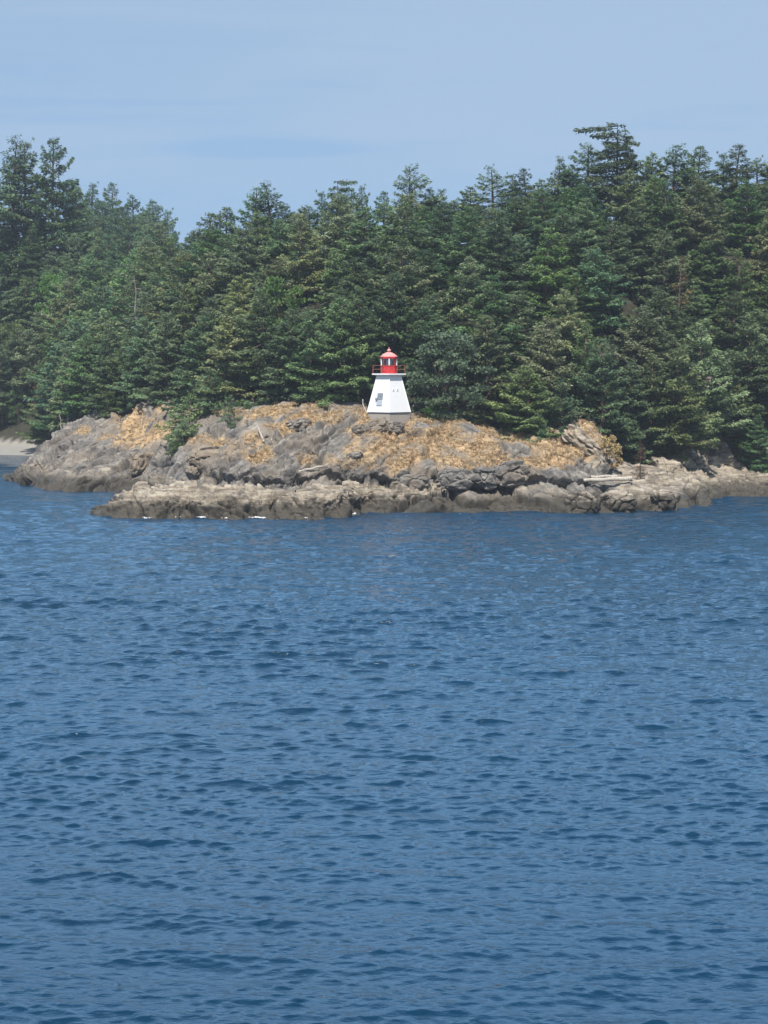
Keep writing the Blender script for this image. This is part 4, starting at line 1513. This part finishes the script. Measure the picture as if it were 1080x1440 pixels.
log('driftwood_log', [(821, 675.5, 249.2), (889, 672.5, 248.0)], 0.20, 0.27, 'long bleached driftwood log, lower of two on the right ledge', M['log'])
log('driftwood_log', [(818, 671.5, 250.6), (868, 669.5, 250.4)], 0.17, 0.20, 'bleached driftwood log, upper shorter one on the right ledge', M['log'])
log('dead_branch', [(371, 621, 260.5), (362, 599, 263.2)], 0.11, 0.06, 'white bleached forked branch lying on the rock slope', M['palebark'], 'driftwood', 3)
log('dead_branch', [(381, 619, 261.5), (393, 606, 262.8)], 0.10, 0.06, 'short pale stick beside the white forked branch', M['palebark'], 'driftwood', 1)
log('driftwood_log', [(420, 663, 249.0), (455, 655, 249.6)], 0.14, 0.11, 'pale log lying on the rocks below the lighthouse', M['log'])
log('fallen_trunk', [(480, 566, 277), (530, 561, 277)], 0.30, 0.26, 'fallen grey trunk under the firs left of lighthouse', M['greybark'], 'fallen trunk')


# dry golden grass: blades on the turf patches
def build_grass():
    r = np.random.default_rng(9)
    m = (LAND_G > 0.26) & (LAND_N[..., 2] > 0.3)
    idx = np.argwhere(m)
    w = LAND_G[m]
    NT_, NB = 11000, 14
    pick = idx[r.choice(len(idx), NT_, p=w / w.sum())]
    base = LAND_P[pick[:, 0], pick[:, 1]] + np.stack([r.normal(0, .08, NT_), r.normal(0, .08, NT_), np.full(NT_, -0.04)], -1)
    size = r.uniform(0.5, 1.35, NT_)
    ctone = r.normal(0, .20, NT_)
    base = np.repeat(base, NB, 0)
    size = np.repeat(size, NB)
    ctone = np.repeat(ctone, NB)
    n = len(base)
    base[:, :2] += r.normal(0, .10, (n, 2)) * size[:, None]
    az = r.uniform(0, 6.28, n)
    u = unit(np.stack([np.cos(az) * .7 + 0.2, np.sin(az) * .7 - 0.15, r.uniform(.4, 1.1, n)], -1))
    v = unit(np.cross(u, r.normal(0, 1, (n, 3))))
    hl = r.uniform(0.18, 0.38, n) * size
    cl = fbm(base[:, 0] * .5, base[:, 1] * .5, base[:, 2] * .5, 3, 71)
    tn = np.clip(0.5 + 0.45 * cl + ctone + r.normal(0, .10, n), 0, 1)
    vv, ff, tt = kites(base, u, v, hl, hl * 0.11, tn)
    m_, nt, out = new_mat('dry_golden_grass')
    N = NT(nt)
    a = N.n('ShaderNodeAttribute', attribute_name='tone')
    c = N.ramp(a.outputs['Fac'], [(0, rgb(.27, .175, .095)), (.45, rgb(.46, .33, .185)), (1, rgb(.58, .48, .32))])
    p = N.n('ShaderNodeBsdfPrincipled')
    N.l(c, p.inputs['Base Color'])
    p.inputs['Roughness'].default_value = 0.8
    t = N.n('ShaderNodeBsdfTranslucent')
    N.l(c, t.inputs[0])
    mx = N.n('ShaderNodeMixShader')
    mx.inputs[0].default_value = 0.25
    N.l(p.outputs[0], mx.inputs[1])
    N.l(t.outputs[0], mx.inputs[2])
    N.l(mx.outputs[0], out.inputs[0])
    me = leaf_mesh('dry_grass', vv, ff, tt, m_)
    o = link('dry_grass', me)
    tag(o, 'dry golden grass on the rocky slopes round the lighthouse', 'grass', kind='stuff')


build_grass()


# surf foam at the foot of the bench
def build_foam():
    r = np.random.default_rng(3)
    V, Fq = [], []
    k = 0
    for px, py, L, Wd in [(285, 727.5, .8, .8), (318, 730.0, 1.0, .4), (364, 730.5, 1.9, .7), (498, 729.5, .7, .9), (205, 731, .9, .3), (245, 731, .7, .3), (430, 731, .9, .3)]:
        Y = yshore(py)
        x0 = (px - 540) * Y / F
        for _ in range(int(130 * L)):
            a = r.uniform(-1, 1)
            x = x0 + a * L
            xi = min(max(int(np.searchsorted(LXS, x)), 0), len(LXS) - 1)
            col = LAND_P[:, xi, 2]
            y = LYS[int(np.argmax(col > -0.05))] - abs(r.normal(0, Wd * .55)) * (1 - a * a) + 0.25
            s = r.uniform(.03, .11) * (1.1 - abs(a))
            zz = 0.05 + r.uniform(0, .08)
            n = 6
            ang = r.uniform(0, 6.28)
            pts_ = [(x + s * math.cos(ang + q * 1.047) * r.uniform(.7, 1.5), y + s * math.sin(ang + q * 1.047) * r.uniform(.6, 1.2), zz + r.uniform(-.03, .05)) for q in range(n)]
            V.append((x, y, zz + s * 0.8))
            V += pts_
            for q in range(n):
                Fq.append((k, k + 1 + q, k + 1 + (q + 1) % n))
            k += n + 1
    me = np_mesh('sea_foam', np.array(V), np.array(Fq))
    m_, nt, out = new_mat('white_foam')
    N = NT(nt)
    co = N.n('ShaderNodeTexCoord').outputs['Object']
    p = N.n('ShaderNodeBsdfPrincipled')
    N.l(N.ramp(N.noise(co, 4, 3), [(.3, rgb(.62, .66, .7)), (.7, rgb(.85, .86, .87))]), p.inputs['Base Color'])
    p.inputs['Roughness'].default_value = 0.8
    N.l(p.outputs[0], out.inputs[0])
    o = link('sea_foam', me, m_)
    tag(o, 'white surf foam along the foot of the rocks', 'foam', kind='stuff')


build_foam()

# ------------------------------------------------------------------ air
HAZE = 0.00014
if HAZE:
    bm = bmesh.new()
    x0, x1, y0, y1, z0, z1 = -3600, 3600, -700, 3600, -14, 100
    bmesh.ops.create_cube(bm, size=1, matrix=Matrix.Translation(((x0 + x1) / 2, (y0 + y1) / 2, (z0 + z1) / 2)) @ Matrix.Diagonal((x1 - x0, y1 - y0, z1 - z0, 1)))
    m, nt, out = new_mat('sea_haze')
    N = NT(nt)
    v = N.n('ShaderNodeVolumePrincipled')
    v.inputs['Color'].default_value = (0.80, 0.88, 1.0, 1)
    v.inputs['Density'].default_value = HAZE
    v.inputs['Anisotropy'].default_value = 0.0
    N.l(v.outputs[0], out.inputs['Volume'])
    tag(link('haze', bm_mesh('haze', bm), m), 'thin pale blue sea haze filling the air', 'haze', kind='stuff')

# ------------------------------------------------------------------ sky and sun
SUN_AZ, SUN_EL = R(180 + 8), R(54)          # azimuth measured from +Y; the sun stands behind the camera, to the left
sd = Vector((math.sin(SUN_AZ) * math.cos(SUN_EL), math.cos(SUN_AZ) * math.cos(SUN_EL), math.sin(SUN_EL)))
sun = bpy.data.lights.new('sun', 'SUN')
sun.energy = 4.2
sun.angle = R(0.53)
sun.color = (1.0, 0.955, 0.89)
so = bpy.data.objects.new('sun', sun)
COL.objects.link(so)
so.rotation_euler = sd.to_track_quat('Z', 'Y').to_euler()
so.location = (0, 0, 120)

w = bpy.data.worlds.new('World')
SC.world = w
w.use_nodes = True
N = NT(w.node_tree)
for n in list(w.node_tree.nodes):
    w.node_tree.nodes.remove(n)
wo = N.n('ShaderNodeOutputWorld')
bg = N.n('ShaderNodeBackground')
sk = N.n('ShaderNodeTexSky', sky_type='NISHITA')
sk.sun_disc = False
sk.sun_elevation = SUN_EL
sk.sun_rotation = SUN_AZ
sk.altitude = 10
sk.air_density = 1.0
sk.dust_density = 0.6
sk.ozone_density = 2.5
# thin veil of high cloud, streaked along the horizon, with bluer gaps
tc = N.n('ShaderNodeTexCoord').outputs['Generated']
sp = N.n('ShaderNodeSeparateXYZ')
N.l(tc, sp.inputs[0])
cm = N.mapping(tc, (1.1, 1.1, 9.0), (0, R(2), 0), (0.3, 0.1, 0.0))
cn = N.noise(cm, 2.2, 6, 0.5, 0.4)
cm2 = N.mapping(tc, (2.0, 2.0, 26.0), (0, R(1), 0), (4.0, 1.0, 0.35))
cn2 = N.noise(cm2, 1.6, 5, 0.55, 0.3)
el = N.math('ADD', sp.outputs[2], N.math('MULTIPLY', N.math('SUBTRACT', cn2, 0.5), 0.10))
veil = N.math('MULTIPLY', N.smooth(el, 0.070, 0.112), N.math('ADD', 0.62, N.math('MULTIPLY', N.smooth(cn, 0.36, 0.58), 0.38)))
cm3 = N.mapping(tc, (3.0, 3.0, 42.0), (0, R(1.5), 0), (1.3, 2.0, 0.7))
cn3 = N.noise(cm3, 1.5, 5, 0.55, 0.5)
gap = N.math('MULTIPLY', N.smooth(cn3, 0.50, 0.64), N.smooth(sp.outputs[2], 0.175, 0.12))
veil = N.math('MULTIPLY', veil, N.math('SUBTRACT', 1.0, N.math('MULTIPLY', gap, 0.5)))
# one longer lens-shaped blue gap low in the veil
gx = N.math('DIVIDE', N.math('ADD', N.math('DIVIDE', sp.outputs[0], sp.outputs[1]), 0.058), 0.055)
gz = N.math('DIVIDE', N.math('SUBTRACT', N.math('ADD', sp.outputs[2], N.math('MULTIPLY', N.math('SUBTRACT', cn3, 0.5), 0.018)), 0.1065), 0.0055)
lens = N.math('ADD', N.math('MULTIPLY', gx, gx), N.math('MULTIPLY', gz, gz))
lens = N.math('MULTIPLY', N.smooth(lens, 1.6, 0.2), N.smooth(sp.outputs[1], 0.0, 0.5))
veil = N.math('MULTIPLY', veil, N.math('SUBTRACT', 1.0, N.math('MULTIPLY', lens, 0.95)))
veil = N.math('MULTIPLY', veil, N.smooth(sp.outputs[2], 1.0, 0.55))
low = N.math('MULTIPLY', N.smooth(sp.outputs[2], 0.30, 0.05), 0.7)
skyc = N.mix(low, sk.outputs[0], rgb(2.25, 4.0, 7.0))
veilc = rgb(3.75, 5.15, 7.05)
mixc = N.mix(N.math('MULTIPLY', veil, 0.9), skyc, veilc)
# bright sheet added in the unseen sky above the view, to brighten water reflections
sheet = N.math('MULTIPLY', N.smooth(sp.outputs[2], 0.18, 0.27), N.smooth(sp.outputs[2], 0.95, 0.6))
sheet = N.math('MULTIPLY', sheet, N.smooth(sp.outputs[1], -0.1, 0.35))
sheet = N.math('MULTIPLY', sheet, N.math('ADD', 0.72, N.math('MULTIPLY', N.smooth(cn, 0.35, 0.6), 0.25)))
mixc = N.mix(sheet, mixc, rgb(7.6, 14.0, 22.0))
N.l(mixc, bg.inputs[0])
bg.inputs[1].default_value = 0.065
N.l(bg.outputs[0], wo.inputs[0])

# ------------------------------------------------------------------ camera and render settings
cam = bpy.data.cameras.new('camera')
cam.sensor_fit = 'VERTICAL'
cam.sensor_height = 24.0
cam.lens = F / H0 * 24.0
cam.clip_start = 1.0
cam.clip_end = 20000
co = bpy.data.objects.new('camera', cam)
COL.objects.link(co)
co.location = (0, 0, CAMZ)
co.rotation_euler = (R(90) - PITCH, 0, 0)
SC.camera = co
SC.render.resolution_x, SC.render.resolution_y = 768, 1024
SC.view_settings.view_transform = 'Standard'
SC.view_settings.look = 'None'
SC.view_settings.exposure = 0.68
SC.view_settings.gamma = 1.0
SC.render.engine = 'CYCLES'
cy = SC.cycles
cy.use_denoising = True
cy.max_bounces = 6
cy.diffuse_bounces = 2
cy.glossy_bounces = 3
cy.transmission_bounces = 4
cy.transparent_max_bounces = 8
cy.volume_bounces = 0
cy.sample_clamp_indirect = 4.0
cy.sample_clamp_direct = 8.0
print('done', round(time.time() - T0, 1))
